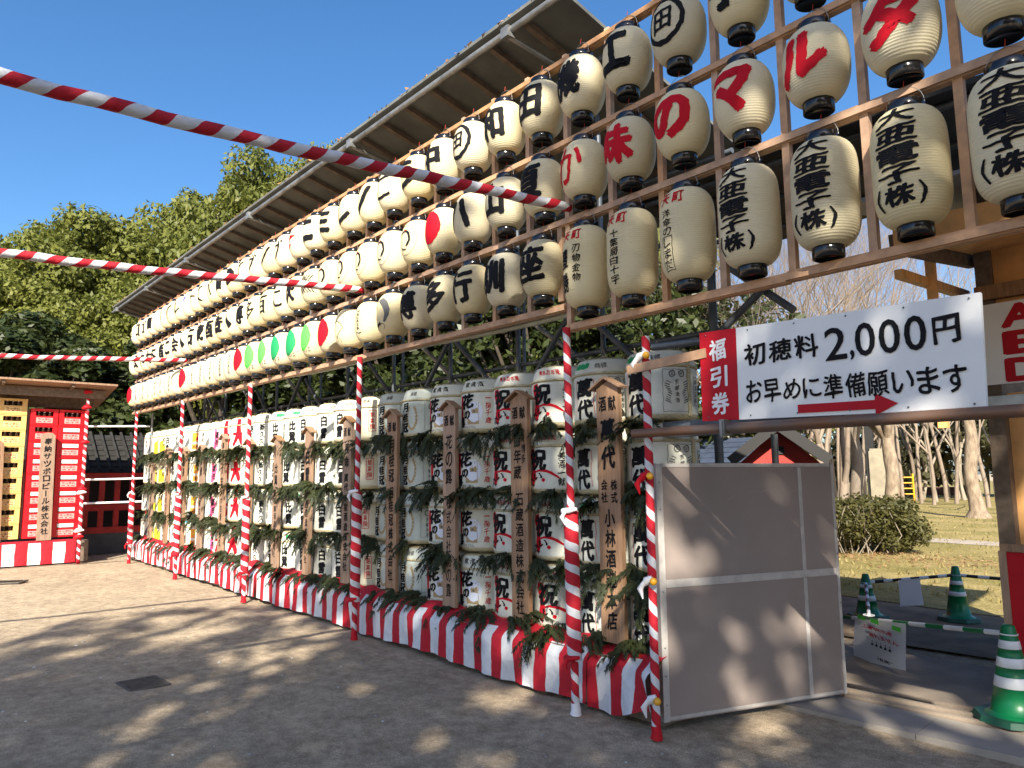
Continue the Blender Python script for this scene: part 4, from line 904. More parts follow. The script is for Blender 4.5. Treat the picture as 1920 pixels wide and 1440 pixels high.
for i, ch in enumerate('福引券'): put(lt, ch, cx + .002 * i, onp(1350, 656 + 50.5 * i)[1], .115, .125, 2, .03)
flat(lt, 'lettering', [INK, REDP, WHITET], sg, Matrix.Translation((0, -.0165, 0)) @ UPRIGHT)
sb = MB()
for i in range(6):
    for v in (.04, .96): q = ip(.03 + .188 * i, v); sb.lathe([(.005, 0), (.001, .004)], 8, (q[0], q[1], 0))
sb.v = [(p[0], -.0165 - p[2], p[1]) for p in sb.v]; link('screw', sb.mesh('screw', STEELD), sg)

# ------------------------------------------------------------------ timber booth at the right edge with the AED sign
bx, by = 1.87, 2.2
bt = thing('timber_booth', 'unpainted timber booth at the right edge with red lower board', 'booth', (bx, by, 0))
def bb(c, d_, m, name, rot=None): MB().box(c, d_, 0, rot).build(name, m, bt)
bb((bx + .05, by + .05, 1.7), (.10, .10, 3.4), WOODD, 'corner_post'); bb((bx + 1.5, by + .05, 1.7), (.10, .10, 3.4), WOODD, 'corner_post')
bb((bx + .80, by + .10, 1.55), (1.4, .02, 1.10), PLY, 'wall_board'); bb((bx + .80, by + .06, 2.85), (1.4, .02, 1.1), PLY, 'wall_board')
bb((bx + .82, by - .012, .68), (1.6, .02, .68), REDP, 'red_board'); bb((bx + .82, by - .02, 1.05), (1.62, .04, .05), WOODB, 'top_trim'); bb((bx + .02, by - .01, .55), (.045, .05, .95), WOODB, 'side_trim')
bb((bx + .80, by + .02, .17), (1.4, .03, .30), WOODB, 'base_board'); bb((bx + .03, by + 1.2, 1.6), (.02, 2.2, 3.1), WOODD, 'side_wall')
bb((bx + .80, by - .02, 2.02), (1.6, .06, .09), WOODB, 'lintel'); bb((bx + .80, by - .02, 2.80), (1.6, .06, .10), WOODB, 'lintel')
sf = MB(); a = [(bx - .02, by - 1.15, 2.98), (bx + 1.9, by - 1.15, 2.98), (bx + 1.9, by + .1, 3.12), (bx - .02, by + .1, 3.12)]
sf.add(a + [(p[0], p[1], p[2] + .03) for p in a], [(3, 2, 1, 0), (4, 5, 6, 7), (0, 1, 5, 4), (1, 2, 6, 5), (2, 3, 7, 6), (3, 0, 4, 7)]); sf.build('soffit', PLY, bt)
bb((bx - .06, by - .52, 3.03), (.05, 1.35, .12), WOODD, 'verge_beam', Euler((math.radians(6.3), 0, 0))); bb((bx - .02, by - 1.19, 3.0), (.06, .05, .13), PLY, 'fascia') ; bb((bx + .95, by - 1.19, 3.0), (1.9, .045, .13), PLY, 'fascia')
bb((bx - .16, by - .30, 2.86), (.05, 1.2, .06), PLY, 'rail_beam', Euler((math.radians(2), 0, 0))); bb((bx - .125, by - .45, 2.45), (.055, .05, 1.2), PLY, 'verge_post')
gs = MB(); a = [(bx - .30, by - 1.45, 3.18), (bx + 2.1, by - 1.45, 3.18), (bx + 2.1, by + 1.4, 3.62), (bx - .30, by + 1.4, 3.62)]
gs.add(a + [(p[0], p[1], p[2] + .025) for p in a], [(3, 2, 1, 0), (4, 5, 6, 7), (0, 1, 5, 4), (1, 2, 6, 5), (2, 3, 7, 6), (3, 0, 4, 7)]); gs.build('roof_sheet', mat('grey roofing', (0.22, 0.225, 0.235), 0.5, 0.15, 3), bt)
ae = thing('aed_sign', 'white board with big red AED letters stacked, cut by the right edge', 'sign', (bx + .31, by - .06, 2.43))
link('sign_board', MB().box((0, 0, 0), (.58, .02, .56)).mesh('sign_board', WHITEP), ae)
lt = MB()
for i, ch in enumerate('AED'): put(lt, ch, -.045, .18 - .185 * i, .23, .165, 0, .05)
flat(lt, 'lettering', [REDP], ae, Matrix.Translation((0, -.0125, 0)) @ UPRIGHT)

# ------------------------------------------------------------------ cones, bars, notices
def cone(loc, h, bands, label, sc=1.0):
    t = thing('traffic_cone', label, 'cone', loc, random.uniform(-.3, .3), 'green traffic cones at the gateway')
    rb, rt = .118 * sc, .034 * sc
    prof = [(rb + .03, .035), (rb, .05)]; mats = [0]; zs = [.05]
    for z0, z1 in bands: zs += [z0, z1]
    zs += [h - .012]; zs.sort()
    def R_(z): return rb + (rt - rb) * (z - .05) / (h - .062)
    prof = [(rb + .035, .034), (rb + .004, .05)]; mats = [0]
    for a, b in zip(zs[:-1], zs[1:]):
        ism = any(abs(a - q0) < 1e-6 and abs(b - q1) < 1e-6 for q0, q1 in bands); prof += [(R_(a) + (.0015 if ism else 0), a + .001), (R_(b) + (.0015 if ism else 0), b)]; mats += [0, 1 if ism else 0]
    prof += [(rt * .8, h - .003), (0.001, h)]; mats += [0, 0]
    link('cone_body', MB().lathe(prof, 28, mats=mats).mesh('cone_body', [GREENP, WHITER]), t)
    bs = MB(); w = .20 * sc
    pts = [(w * math.cos(a), w * math.sin(a)) for a in [math.radians(22.5 + 45 * k) for k in range(8)]]
    bs.add([(p[0] * 1.08, p[1] * 1.08, 0) for p in pts] + [(p[0], p[1], .034) for p in pts], [tuple(range(7, -1, -1)), tuple(range(8, 16))] + [(k, (k + 1) % 8, (k + 1) % 8 + 8, k + 8) for k in range(8)])
    link('cone_base', bs.mesh('cone_base', BASEP), t); return t
cone((1.985, 1.84, .03), .575, ((.20, .265), (.32, .378), (.43, .48)), 'large near green cone with three white bands in front of the booth', 1.12)
cone((.55, 5.1, .02), .555, ((.25, .295), (.365, .405)), 'green cone on a rubber base standing on the shaded soil, right of the hanging sheet')
cone((-.15, 4.55, .02), .46, ((.18, .235), (.31, .35)), 'green cone in the shade beside the open taupe panel')
cone((-.15, 3.30, .02), .46, ((.2, .25), (.31, .35)), 'green cone hidden behind the taupe panel holding the bar end')
def barrier(p, q, n, m1, m2, label):
    p, q = Vector(p), Vector(q); mb = MB()
    for i in range(n): mb.tube([p + (q - p) * (i / n), p + (q - p) * ((i + 1) / n)], .017, 10, i % 2)
    for e in (p, q): mb.tube([e + Vector((.05 * math.cos(a), .05 * math.sin(a), 0)) for a in np.linspace(0, 2 * PI, 13)], .005, 5, 0, False)
    tag(mb.build('cone_bar', [m1, m2]), label, 'bar', 'striped bars linking the cones')
barrier((1.985, 1.84, .545), (-.15, 3.30, .215), 13, WHITER, GREENP, 'green and white striped bar carrying the red lettered notice')
barrier((-.15, 4.55, .385), (.55, 5.1, .48), 10, WHITER, mat('black plastic', (.015, .015, .015), .4), 'black and white striped bar with the grey back of a sheet')
barrier((.55, 5.1, .48), (1.75, 5.3, .46), 12, WHITER, MATS['black plastic'], 'black and white striped bar running from the far cone to the booth')
barrier((-.15, 4.55, .385), (.3, 3.6, .22), 9, WHITER, MATS['black plastic'], 'short black and white striped bar ending behind the taupe panel')
def paper(x0, p, q, t0, t1, h, label, texts):
    p, q = Vector(p), Vector(q); a = p + (q - p) * t0; b = p + (q - p) * t1; d_ = (b - a).normalized(); w = (b - a).length
    t = thing('paper_notice', label, 'notice', (a + b) / 2, math.atan2(d_.y, d_.x), 'paper sheets hung on the cone bars')
    mb = MB(); n = 8
    for i in range(n + 1):
        for j in range(n + 1):
            u = i / n - .5; v = j / n; mb.v.append((u * w * (1 + .05 * v), -.018 + .012 * math.sin(u * 5 + v * 3) * v - .03 * v, .0 - h * v + (d_.z / max(.01, math.hypot(d_.x, d_.y))) * u * w))
    for i in range(n):
        for j in range(n): k = i * (n + 1) + j; mb.f.append((k, k + 1, k + n + 2, k + n + 1)); mb.m.append(0); mb.sm.append(True); mb.uv.append(None)
    link('sheet', mb.mesh('sheet', mat('paper', (.74, .74, .78), .7, trans=.2)), t)
    if texts:
        lt = MB()
        for s, cx, cz, ww, hh, m in texts: put(lt, s, cx * w, -h * cz, ww * w, hh * h, m, .02)
        for k in range(5): poly(lt, [(-.13 * w + k * .085 * w, -h * .60), (-.07 * w + k * .085 * w, -h * .60), (-.10 * w + k * .085 * w, -h * .52)], 0); disc(lt, -.10 * w + k * .085 * w, -h * .50, .012 * w, .012 * h, 0, 8)
        for cx in (-.32, -.05, .36): rect(lt, cx * w, -.035 * h, .16 * w, .10 * h, 2)
        flat(lt, 'lettering', [INK, REDINK, GREENA], t, Matrix.Translation((0, -.036, .0)) @ Matrix.Rotation(-.06, 4, 'X') @ UPRIGHT)
paper(0, (-.15, 3.30, .215), (1.985, 1.84, .545), .335, .605, .34, 'white paper notice in red 工事中の為通れません hung from the green bar', [('工事中の為', -.02, .21, .60, .10, 1), ('通れません', .10, .37, .60, .10, 1), ('十日恵比須神社', .22, .86, .46, .075, 0)])
paper(0, (-.15, 4.55, .385), (.55, 5.1, .48), .36, .60, .27, 'blank grey back of a paper sheet hung from the black bar', None)

# ------------------------------------------------------------------ little red shrine hut behind the panel
hl = at(1388, 870, Y=5.0); hr = at(1540, 868, Y=5.0); hc = (hl + hr) / 2; hw = (hr - hl).length
hu = thing('red_hut', 'small red gabled hut with blue slate roof behind the taupe panel', 'hut', (hc.x, 5.0, 0), math.radians(31))
mb = MB(); e = 1.70; w = hw / 2 * .86
mb.add([(-w, 0, 0), (w, 0, 0), (w, 0, e), (0, 0, e + .42), (-w, 0, e), (-w, 1, 0), (w, 1, 0), (w, 1, e), (0, 1, e + .42), (-w, 1, e)], [(0, 1, 2, 3, 4), (9, 8, 7, 6, 5), (0, 4, 9, 5), (1, 6, 7, 2)]); link('wall', mb.mesh('wall', VERM), hu)
rb = MB()
for s in (-1, 1): rb.bar((0, .40, e + .50), (s * (hw / 2 + .02), .40, e + .05), 1.30, .05, 0, (0, 0, 1))
link('roof', rb.mesh('roof', BLACKP), hu)
bg = MB()
for s in (-1, 1): bg.bar((0, -.27, e + .47), (s * (hw / 2 + .02), -.27, e + .02), .03, .13, 0, (0, 0, 1))
link('bargeboard', bg.mesh('bargeboard', BLACKP), hu); link('gable_vent', MB().box((0, -.012, e + .16), (.14, .02, .10)).mesh('gable_vent', BLACKP), hu)
sh = thing('slate_roofed_shed', 'dark shed with blue slate roof left of the red hut', 'shed', (hl.x - 2.0, 6.6, 0))
mb = MB(); mb.box((0, .6, .85), (3.4, 1.2, 1.7), 0); link('wall', mb.mesh('wall', BLACKP), sh)
sr = MB()
for k in range(5): sr.bar((-1.8, -.25 + .17 * k, 1.78 + .085 * k), (1.8, -.25 + .17 * k, 1.78 + .085 * k), .19, .02, 0, (0, -.42, 1))
link('roof', sr.mesh('roof', SLATE), sh)

# ------------------------------------------------------------------ beer crate stall at the far left
SX = -12.85
def crate_mesh(m):
    w, dd, h = .45, .36, .305; f = MB(); t = .03
    f.box((-w / 2 + .04, 0, h / 2), (.08, dd, h)); f.box((w / 2 - .04, 0, h / 2), (.08, dd, h)); f.box((0, 0, .0825), (w - .16, dd, .165)); f.box((0, 0, h - .0225), (w - .16, dd, .045)); f.box((0, -dd / 2 - .004, h - .012), (w, .012, .02)); f.box((0, -dd / 2 - .004, .012), (w, .012, .02))
    fr_ = f.mesh('crate_body', m); ins = MB().box((0, .06, .215), (w - .17, dd - .16, .085)).mesh('inside_shade', DARKIN)  # the near-black block paints the shade seen through the crate opening
    bo = MB()
    for k in range(3): bo.lathe([(.022, .165), (.030, .19), (.018, .235), (.016, .258)], 10, (-.09 + .09 * k, -dd / 2 + .05, 0), m=0); bo.lathe([(.017, .226), (.019, .24), (.018, .256), (.001, .258)], 10, (-.09 + .09 * k, -dd / 2 + .05, 0), m=1)
    return fr_, ins, bo.mesh('bottle_row', [GLASSB, BCAP]), w, dd, h
CRR, CRY = crate_mesh(CRATER), crate_mesh(CRATEY)
def crate_label(m, txt, c):
    mb = MB(); rect(mb, 0, .085, .27, .10, 0); put(mb, txt, 0, .105, .22, .045, c, .03); put(mb, '★', 0, .062, .04, .036, c, .01); rect(mb, -.08, .06, .06, .012, c); rect(mb, .08, .06, .06, .012, c)
    mb.v = [(a, -.1855 - (.0015 if i >= 4 else 0), b) for i, (a, b, _) in enumerate(mb.v)]; return mb.mesh('crate_label', m)
LBR = crate_label([mat('pinkish label', (.72, .30, .28), .5), REDP], 'サッポロ', 1); LBY = crate_label([mat('cream label', (.78, .55, .25), .5), REDP], 'サッポロ', 1)
WHITEBOX = MB().box((0, -.172, .215), (.27, .012, .07)).mesh('white_pack', WHITEP)
for c in range(5):
    red = c < 2
    for k in range(8 if red else 9 if c == 2 else 8):
        yy_ = -1.0 - .465 * c - .05 * (c >= 2); h = .305 if red else .29
        side = ('right red', 'left red', 'right yellow', 'middle yellow', 'left yellow')[c]
        o = thing('beer_crate', '%s plastic beer crate, %s from the bottom of the %s stack' % ('red' if red else 'yellow', ordn(k + 1), side), 'beer crate', (SX - .20, yy_, .50 + k * h), PI / 2 + random.uniform(-.02, .02), 'plastic beer crates stacked in the stall')
        fr_, ins, bo, *_ = CRR if red else CRY
        for nm, me in (('crate_body', fr_), ('inside_shade', ins), ('crate_label', LBR if red else LBY)): q = link(nm, me, o); q.scale = (1, 1, h / .307)
        if red and k < 6 + c * 0 + (0 if c else 1): link('white_pack', WHITEBOX, o)
        else: link('bottle_row', bo, o)
def stallboard(y, h, txt, lean, label):
    t = thing('offering_board', label, 'wooden board', (SX + .10, y, .46), PI / 2, 'leaning cedar boards of the crate stall'); t.rotation_euler[1] = lean
    w = .235; mb = MB(); pts = [(-w / 2, 0), (w / 2, 0), (w / 2, h - .06), (w * .3, h - .01), (0, h), (-w * .3, h - .01), (-w / 2, h - .06)]; n = 7
    mb.add([(a, -.02, z) for a, z in pts] + [(a, .02, z) for a, z in pts], [tuple(range(n)), tuple(range(2 * n - 1, n - 1, -1))] + [(k, k + n, (k + 1) % n + n, (k + 1) % n) for k in range(n)]); link('plank', mb.mesh('plank', WOODB), t)
    lt = MB(); column(lt, txt, 0, h - .10, .125, h - .2, 0, .03, .12); flat(lt, 'lettering', [INK], t, Matrix.Translation((0, -.0225, 0)) @ UPRIGHT)
stallboard(-1.36, 2.02, '奉納サッポロビール株式会社', -.02, 'leaning cedar board with vertical writing in front of the red crates')
stallboard(-2.15, 1.85, '奉納アサヒビール株式会社', -.03, 'leaning cedar board in front of the yellow crates at the left edge')
st = thing('crate_stall', 'open timber stall roof and counter around the beer crates', 'stall', (SX, -2.2, 0))
mb = MB(); mb.box((SX - .35, -2.6, .22), (.80, 4.0, .40)); mb.build('counter', WOODD, st)
rfm = MB(); a = [(SX + .55, -.35, 3.40), (SX + .55, -4.8, 3.40), (SX - 1.3, -4.8, 3.12), (SX - 1.3, -.35, 3.12)]
rfm.add(a + [(p[0], p[1], p[2] + .035) for p in a], [(0, 1, 2, 3), (7, 6, 5, 4), (0, 4, 5, 1), (1, 5, 6, 2), (2, 6, 7, 3), (3, 7, 4, 0)]); rfm.build('roof', WOODB, st)
MB().bar((SX + .2, -.5, 3.24), (SX + .2, -4.8, 3.24), .09, .16).build('beam', WOODD, st); MB().bar((SX - .3, -.6, 3.10), (SX - .3, -4.8, 3.10), .09, .22).build('beam', WOODD, st)
for y in (-1.05, -1.75, -2.5): MB().bar((SX - .45, y, .4), (SX - .45, y, 3.15), .07, .07).build('post', WOODD, st)
for y in (-1.1, -2.2, -3.3):
    MB().bar((SX + .5, y, 3.37), (SX - 1.2, y, 3.11), .05, .06).build('rafter', WOODD, st)
mb = MB(); n = 60
for i in range(n + 1):
    y = -.82 - 3.4 * i / n
    for v, z in ((0, .02), (.16, .18), (.32, .34), (.44, .46)): mb.v.append((SX + .10 + .012 * math.sin(i * .9) * (1 - v * 2), y, z))
for i in range(n):
    for j in range(3):
        mb.f.append((i * 4 + j, i * 4 + j + 1, (i + 1) * 4 + j + 1, (i + 1) * 4 + j)); mb.m.append(0); mb.sm.append(True)
        u0, u1 = 3.4 * i / n, 3.4 * (i + 1) / n; a_, b_ = ((0, .16, .40, .56)[j], (0, .16, .40, .56)[j + 1]); mb.uv.append(((u0, a_), (u0, b_), (u1, b_), (u1, a_)))
tag(mb.build('striped_curtain', SKIRT_B), 'broad red and white striped curtain below the beer crates', 'curtain')
sp_ = striped_pole(SX + .22, -.79, 3.30, None, 'striped pole with red bows at the right corner of the beer crate stall', 8, .034)
for z, m in ((3.28, REDP), (2.98, REDP), (2.30, REDP), (1.40, REDP), (1.34, WHITET), (.62, WHITET), (.50, REDP)):
    k2 = MB(); k2.tube([(-.02, -.09, z - .02), (.02, -.05, z), (.045, 0, z + .01), (.03, .06, z)], [.02, .045, .04, .015], 8); link('ribbon_bow', k2.mesh('ribbon_bow', m), sp_)

# red shrine fence and dark roofed building at the far end
FX = -14.5
fe = thing('shrine_fence', 'dark red timber lattice fence on a grey base at the far end', 'fence', (FX, .2, 0))
MB().box((FX, .2, .22), (.20, 4.2, .44)).build('base_wall', mat('dark stone base', (.085, .085, .09), .85, .2, 4), fe)
for y in np.arange(-1.6, 2.3, .30): MB().box((FX + .03, y, 1.05), (.09, .10, 1.25)).build('fence_post', VERM, fe)
for z in (.50, .98, 1.66): MB().box((FX + .06, .2, z), (.10, 4.2, .13)).build('fence_rail', VERM, fe)
ho = thing('shrine_building', 'dark tiled roof of a low shrine building behind the red fence', 'building', (FX - 1.8, .3, 0))
MB().box((FX - 1.8, .3, .9), (1.4, 5.5, 1.8)).build('wall', mat('dark timber wall', (.03, .02, .018), .8, .3, 3), ho)
rr2 = MB()
for k in range(7):
    z = 1.80 + .13 * k; x = FX - .55 - .19 * k; rr2.bar((x, -2.6, z), (x, 3.2, z), .26, .035, 0, (.55, 0, 1))
for k in range(26): y = -2.5 + .22 * k; rr2.bar((FX - .42, y, 1.80), (FX - 1.75, y, 2.72), .05, .04, 0, (0, 0, 1))
rr2.build('roof', mat('grey roof tiles', (.036, .034, .032), .85, .25, 6, spec=.1), ho)

# distant building at the far left
p = at(-8, 520, D=70)
db = thing('distant_house', 'pale distant house with a grey roof showing through the left trees', 'house', (p.x, p.y, 0))
w_ = MB(); w_.box((p.x, p.y, 10.0), (14, 9, 20)); w_.build('wall', mat('white render', (.75, .74, .72), .8), db)
w_ = MB(); a = [(p.x - 8, p.y - 6, 19.6), (p.x + 8, p.y - 6, 19.6), (p.x + 8, p.y + 6, 19.6), (p.x - 8, p.y + 6, 19.6), (p.x - 3, p.y, 23), (p.x + 3, p.y, 23)]
w_.add(a, [(0, 1, 5, 4), (1, 2, 5), (2, 3, 4, 5), (3, 0, 4), (3, 2, 1, 0)]); w_.build('roof', mat('grey roof', (.10, .11, .12), .6, .15, 2), db)

# ------------------------------------------------------------------ vegetation
def mesh_np(name, v, f, m):
    me = bpy.data.meshes.new(name); nv = len(v); nf, k = f.shape
    me.vertices.add(nv); me.vertices.foreach_set('co', v.astype(np.float32).ravel()); me.loops.add(nf * k); me.loops.foreach_set('vertex_index', f.astype(np.int32).ravel())
    me.polygons.add(nf); me.polygons.foreach_set('loop_start', np.arange(nf, dtype=np.int32) * k); me.polygons.foreach_set('loop_total', np.full(nf, k, dtype=np.int32))
    me.materials.append(m); me.update(calc_edges=True); return me
def leaves(centers, rcs, n, leaf, rg, flat_=.75, up=.5):
    """n leaf quads spread through clumps at the given centres"""
    w = rcs ** 2; idx = rg.choice(len(centers), n, p=w / w.sum())
    dirs = rg.normal(size=(n, 3)); dirs /= np.linalg.norm(dirs, axis=1)[:, None]
    rad = rcs[idx] * (.35 + .65 * rg.random(n) ** .5)
    off = dirs * rad[:, None]; off[:, 2] *= flat_
    c = centers[idx] + off
    nr = dirs + rg.normal(size=(n, 3)) * .7; nr[:, 2] += up; nr /= np.linalg.norm(nr, axis=1)[:, None]
    t = np.cross(nr, rg.normal(size=(n, 3))); t /= np.linalg.norm(t, axis=1)[:, None] + 1e-9; b = np.cross(nr, t)
    s = leaf * (.6 + .8 * rg.random(n)); L = t * s[:, None]; W = b * (s * .52)[:, None]
    v = np.empty((n, 4, 3)); v[:, 0] = c - L; v[:, 1] = c - W + L * .1 - nr * (s * .15)[:, None]; v[:, 2] = c + L; v[:, 3] = c + W + L * .1 - nr * (s * .15)[:, None]
    return v.reshape(-1, 3), np.arange(n * 4).reshape(n, 4)
def crown_clumps(rg, n, R, base=.25):
    d = rg.normal(size=(n, 3)); d /= np.linalg.norm(d, axis=1)[:, None]; d[:, 2] = np.where(d[:, 2] < -.55, -d[:, 2], d[:, 2])
    rr_ = .45 + .55 * rg.random(n) ** .6; c = d * rr_[:, None] * np.array(R); rc = (.12 + .15 * rg.random(n)) * min(R)
    return c, rc
def tree_meshes(seed, R, trunk_h, n_clump, n_leaf, leaf, lm_, bark=BARKD, tr=.28):
    rg = np.random.default_rng(seed); c, rc = crown_clumps(rg, n_clump, R); c[:, 2] += trunk_h + R[2] * .55
    v, f = leaves(c, rc, n_leaf, leaf, rg); cm = mesh_np('crown', v, f, lm_)
    mb = MB(); top = Vector((0, 0, trunk_h + R[2] * .7)); mb.tube([(0, 0, -.1), (.05, .02, trunk_h * .4), (0, .1, trunk_h), tuple(top)], [tr * 1.3, tr, tr * .8, tr * .25], 10)
    for i in rg.choice(len(c), min(22, len(c)), replace=False):
        s = Vector((0, .05, trunk_h * rg.uniform(.55, 1.1))); e = Vector(c[i]); m_ = (s + e) / 2 + Vector((rg.uniform(-.3, .3), rg.uniform(-.3, .3), rg.uniform(-.1, .5))); mb.tube([s, m_, e], [tr * .42, tr * .25, tr * .07], 6, 0, False)
    return cm, mb.mesh('trunk', bark)
TV = [tree_meshes(11, (4.3, 4.0, 4.6), 2.6, 150, 50000, .10, LEAF_A), tree_meshes(12, (3.8, 3.8, 4.0), 2.6, 120, 42000, .095, LEAF_B),
      tree_meshes(13, (3.4, 3.0, 3.4), 2.0, 75, 26000, .115, LEAF_C), tree_meshes(14, (6.2, 6.2, 6.0), 3.95, 72, 6600, .235, LEAF_S, tr=.4),
      tree_meshes(15, (3.8, 3.8, 4.0), 2.8, 60, 12000, .10, LEAF_B), tree_meshes(16, (3.4, 3.2, 3.6), 2.0, 60, 11000, .10, LEAF_C, tr=.2), tree_meshes(17, (6.2, 6.2, 6.0), 3.95, 56, 5200, .235, LEAF_S, tr=.4)]
def tree(kind, loc, s, rz, name, label, group):
    t = thing(name, label, 'tree', loc, rz, group); t.scale = (s[0], s[0], s[1]) if hasattr(s, '__len__') else (s, s, s)
    link('trunk', TV[kind][1], t); link('crown', TV[kind][0], t); return t
def base(px, D): p = at(px, 900, D=D); return (p.x, p.y, 0)
G = 'evergreen trees behind the stage'
tree(0, base(110, 33), (1.28, 1.42), .4, 'evergreen_tree', 'large yellow-green evergreen at the far left, its crown above the crate stall', G)
tree(1, base(345, 38), (1.40, 1.88), 1.2, 'evergreen_tree', 'tall evergreen with feathery top against the blue sky, left of centre', G)
tree(0, base(500, 33), (1.15, 1.66), 2.3, 'evergreen_tree', 'bright sunlit evergreen whose crown meets the roof edge', G)
tree(1, base(-40, 29), (1.15, 1.18), 3.9, 'evergreen_tree', 'low evergreen cut by the left edge above the stall roof', G)
tree(1, base(235, 30), (1.05, 1.15), 5.1, 'evergreen_tree', 'shorter evergreen directly behind the striped ropes and red fence', G)
tree(0, base(640, 33), (.95, 1.72), 4.0, 'evergreen_tree', 'evergreen whose tip shows just above the stage roof', G)
tree(2, (-20.0, 4.2, 0), (1.1, .92), 1.0, 'evergreen_tree', 'dark evergreen behind the far end of the lantern rows', G)
tree(2, (-21.5, -1.0, 0), (1.1, .86), 2.6, 'evergreen_tree', 'dark evergreen behind the red shrine fence', G)
tree(2, (-24.0, 9.0, 0), (1.1, 1.1), 2.0, 'evergreen_tree', 'dark evergreen behind the scaffold over the far colourful barrels', G)
tree(2, (-17.5, 8.2, 0), (1.15, 1.1), 2.0, 'evergreen_tree', 'dark evergreen behind the scaffold over the red seal barrels', G)
tree(2, (-12.8, 7.6, 0), (1.1, 1.06), 3.0, 'evergreen_tree', 'dark evergreen behind the middle of the lantern rows', G)
tree(1, (-14.8, 11.5, 0), (1.0, 1.32), .3, 'evergreen_tree', 'yellow-lit evergreen seen between the lanterns above the laurel barrels', G)
tree(5, (-8.6, 7.2, 0), (.95, .98), 4.4, 'evergreen_tree', 'dark gnarled evergreen behind the near striped pole', G)
tree(1, (-9.8, 10.8, 0), (.78, 1.32), 5.4, 'evergreen_tree', 'sunlit evergreen top between the two red characters of the middle row', G)
tree(5, (-5.6, 8.0, 0), (.85, .78), .9, 'evergreen_tree', 'thin dark evergreen behind the tall lanterns left of the price sign', G)
tree(4, (-6.5, 14.5, 0), (.36, .62), 1.9, 'evergreen_tree', 'light green shrubby tree behind the price sign', G)
# big trees behind the photographer that throw the dappled shade
G2 = 'shade trees behind the camera'
tree(3, (11.6, -11.4, 0), (1.03, 1.025), .5, 'camphor_tree', 'large broadleaf tree behind the camera shading the near plaza', G2)
tree(3, (10.2, -13.6, 0), (.84, .84), 2.1, 'camphor_tree', 'second broadleaf tree behind the camera, left of the first', G2)
tree(6, (17.0, -7.0, 0), (.90, .76), 3.3, 'camphor_tree', 'third broadleaf tree behind the camera, by the gateway side', G2)

# bare winter trees
def bare_mesh(seed, h, r0, spread, m, depth=6, fork=.32, lush=2):
    rg = random.Random(seed); mb = MB()
    def grow(p, d_, L, r_, lv):
        n = 4 if lv < 2 else 3; pts = [p]; rads = [r_]; q = p
        for i in range(n):
            d_ = (d_ + Vector((rg.uniform(-1, 1), rg.uniform(-1, 1), rg.uniform(-.5, .9))) * .13).normalized(); q = q + d_ * L / n; pts.append(q); rads.append(r_ * (1 - .40 * (i + 1) / n))
        mb.tube(pts, rads, 8 if lv == 0 else 5 if lv < 3 else 3, 0, False)
        if lv >= depth: return
        kids = 3 if lv < lush else rg.choice((2, 3))
        for k in range(kids):
            a = rg.uniform(0, 2 * PI); sp = spread * rg.uniform(.6, 1.3); ax = d_.orthogonal().normalized(); ax.rotate(Matrix.Rotation(a, 3, d_)); nd = (d_ + ax * sp).normalized()
            j = rg.choice((2, 3, n)) if k else n
            grow(pts[j], nd, L * rg.uniform(.66, .84), rads[j] * rg.uniform(.64, .82), lv + 1)
    grow(Vector((0, 0, -.05)), Vector((rg.uniform(-.08, .08), rg.uniform(-.08, .08), 1)).normalized(), h * fork, r0, 0)
    return mb.mesh('branches', m)
BV = [bare_mesh(21, 9, .12, .55, TWIG, 7, .26, 4), bare_mesh(22, 9, .11, .50, TWIG, 7, .27, 4), bare_mesh(23, 8, .12, .65, TWIGP), bare_mesh(24, 10, .14, .34, TWIGP, 5, .42), bare_mesh(25, 15, .085, .50, TWIG, 7, .25, 4), bare_mesh(26, 15, .075, .46, TWIG, 7, .27, 4)]
G3 = 'bare winter trees in the park'
BT = ((1185, 20, 0, 1.25), (1255, 26, 4, .95), (1330, 18, 1, 1.05), (1385, 28, 5, 1.0), (1425, 21, 0, 1.2), (1470, 16, 0, 1.0), (1505, 30, 4, 1.1), (1535, 19, 1, 1.25), (1562, 24, 5, .95), (1590, 40, 4, 1.35), (1622, 38, 5, 1.3), (1645, 36, 4, 1.25), (1690, 38, 5, 1.3), (1715, 42, 4, 1.4), (1748, 36, 5, 1.25), (1772, 40, 4, 1.4), (1800, 44, 5, 1.5), (1850, 33, 4, 1.2), (1875, 38, 5, 1.3), (1448, 25, 4, .9), (1488, 22, 5, .85), (1520, 25, 5, .95), (1575, 29, 5, 1.1), (1610, 42, 4, 1.4), (1668, 40, 4, 1.35), (1725, 38, 5, 1.3), (1790, 37, 4, 1.25), (1868, 28, 5, 1.1), (1380, 14, 0, .85), (1432, 16, 1, 1.0), (1500, 14, 1, .9), (1545, 15, 0, .95), (1572, 17, 1, 1.1), (1655, 44, 5, 1.5), (1705, 50, 4, 1.7))
BT = tuple(sorted(BT))
for k, (px, D, kind, s) in enumerate(BT):
    o = link('bare_tree', BV[kind], None, base(px, D), (0, 0, k * 1.9)); o.scale = (s, s, s)
    tag(o, 'leafless brown twiggy tree behind the lanterns and price sign, %s from the left' % ordn(1 + k), 'bare tree', G3)
k = 0
for px, D in ((1700, 48), (1728, 44), (1752, 40), (1776, 46), (1792, 43), (1806, 42), (1850, 50), (1570, 40)):
    k += 1; o = link('slim_bare_tree', BV[3], None, base(px, D), (0, 0, k * 2.3)); s = random.uniform(.85, 1.1); o.scale = (s, s, s)
    tag(o, 'slim pale leafless tree at the far side of the lawn, %s from the left' % ordn(1 + sorted((1700, 1728, 1752, 1776, 1792, 1806, 1850, 1570)).index(px)), 'bare tree', 'slim pale trees across the lawn')
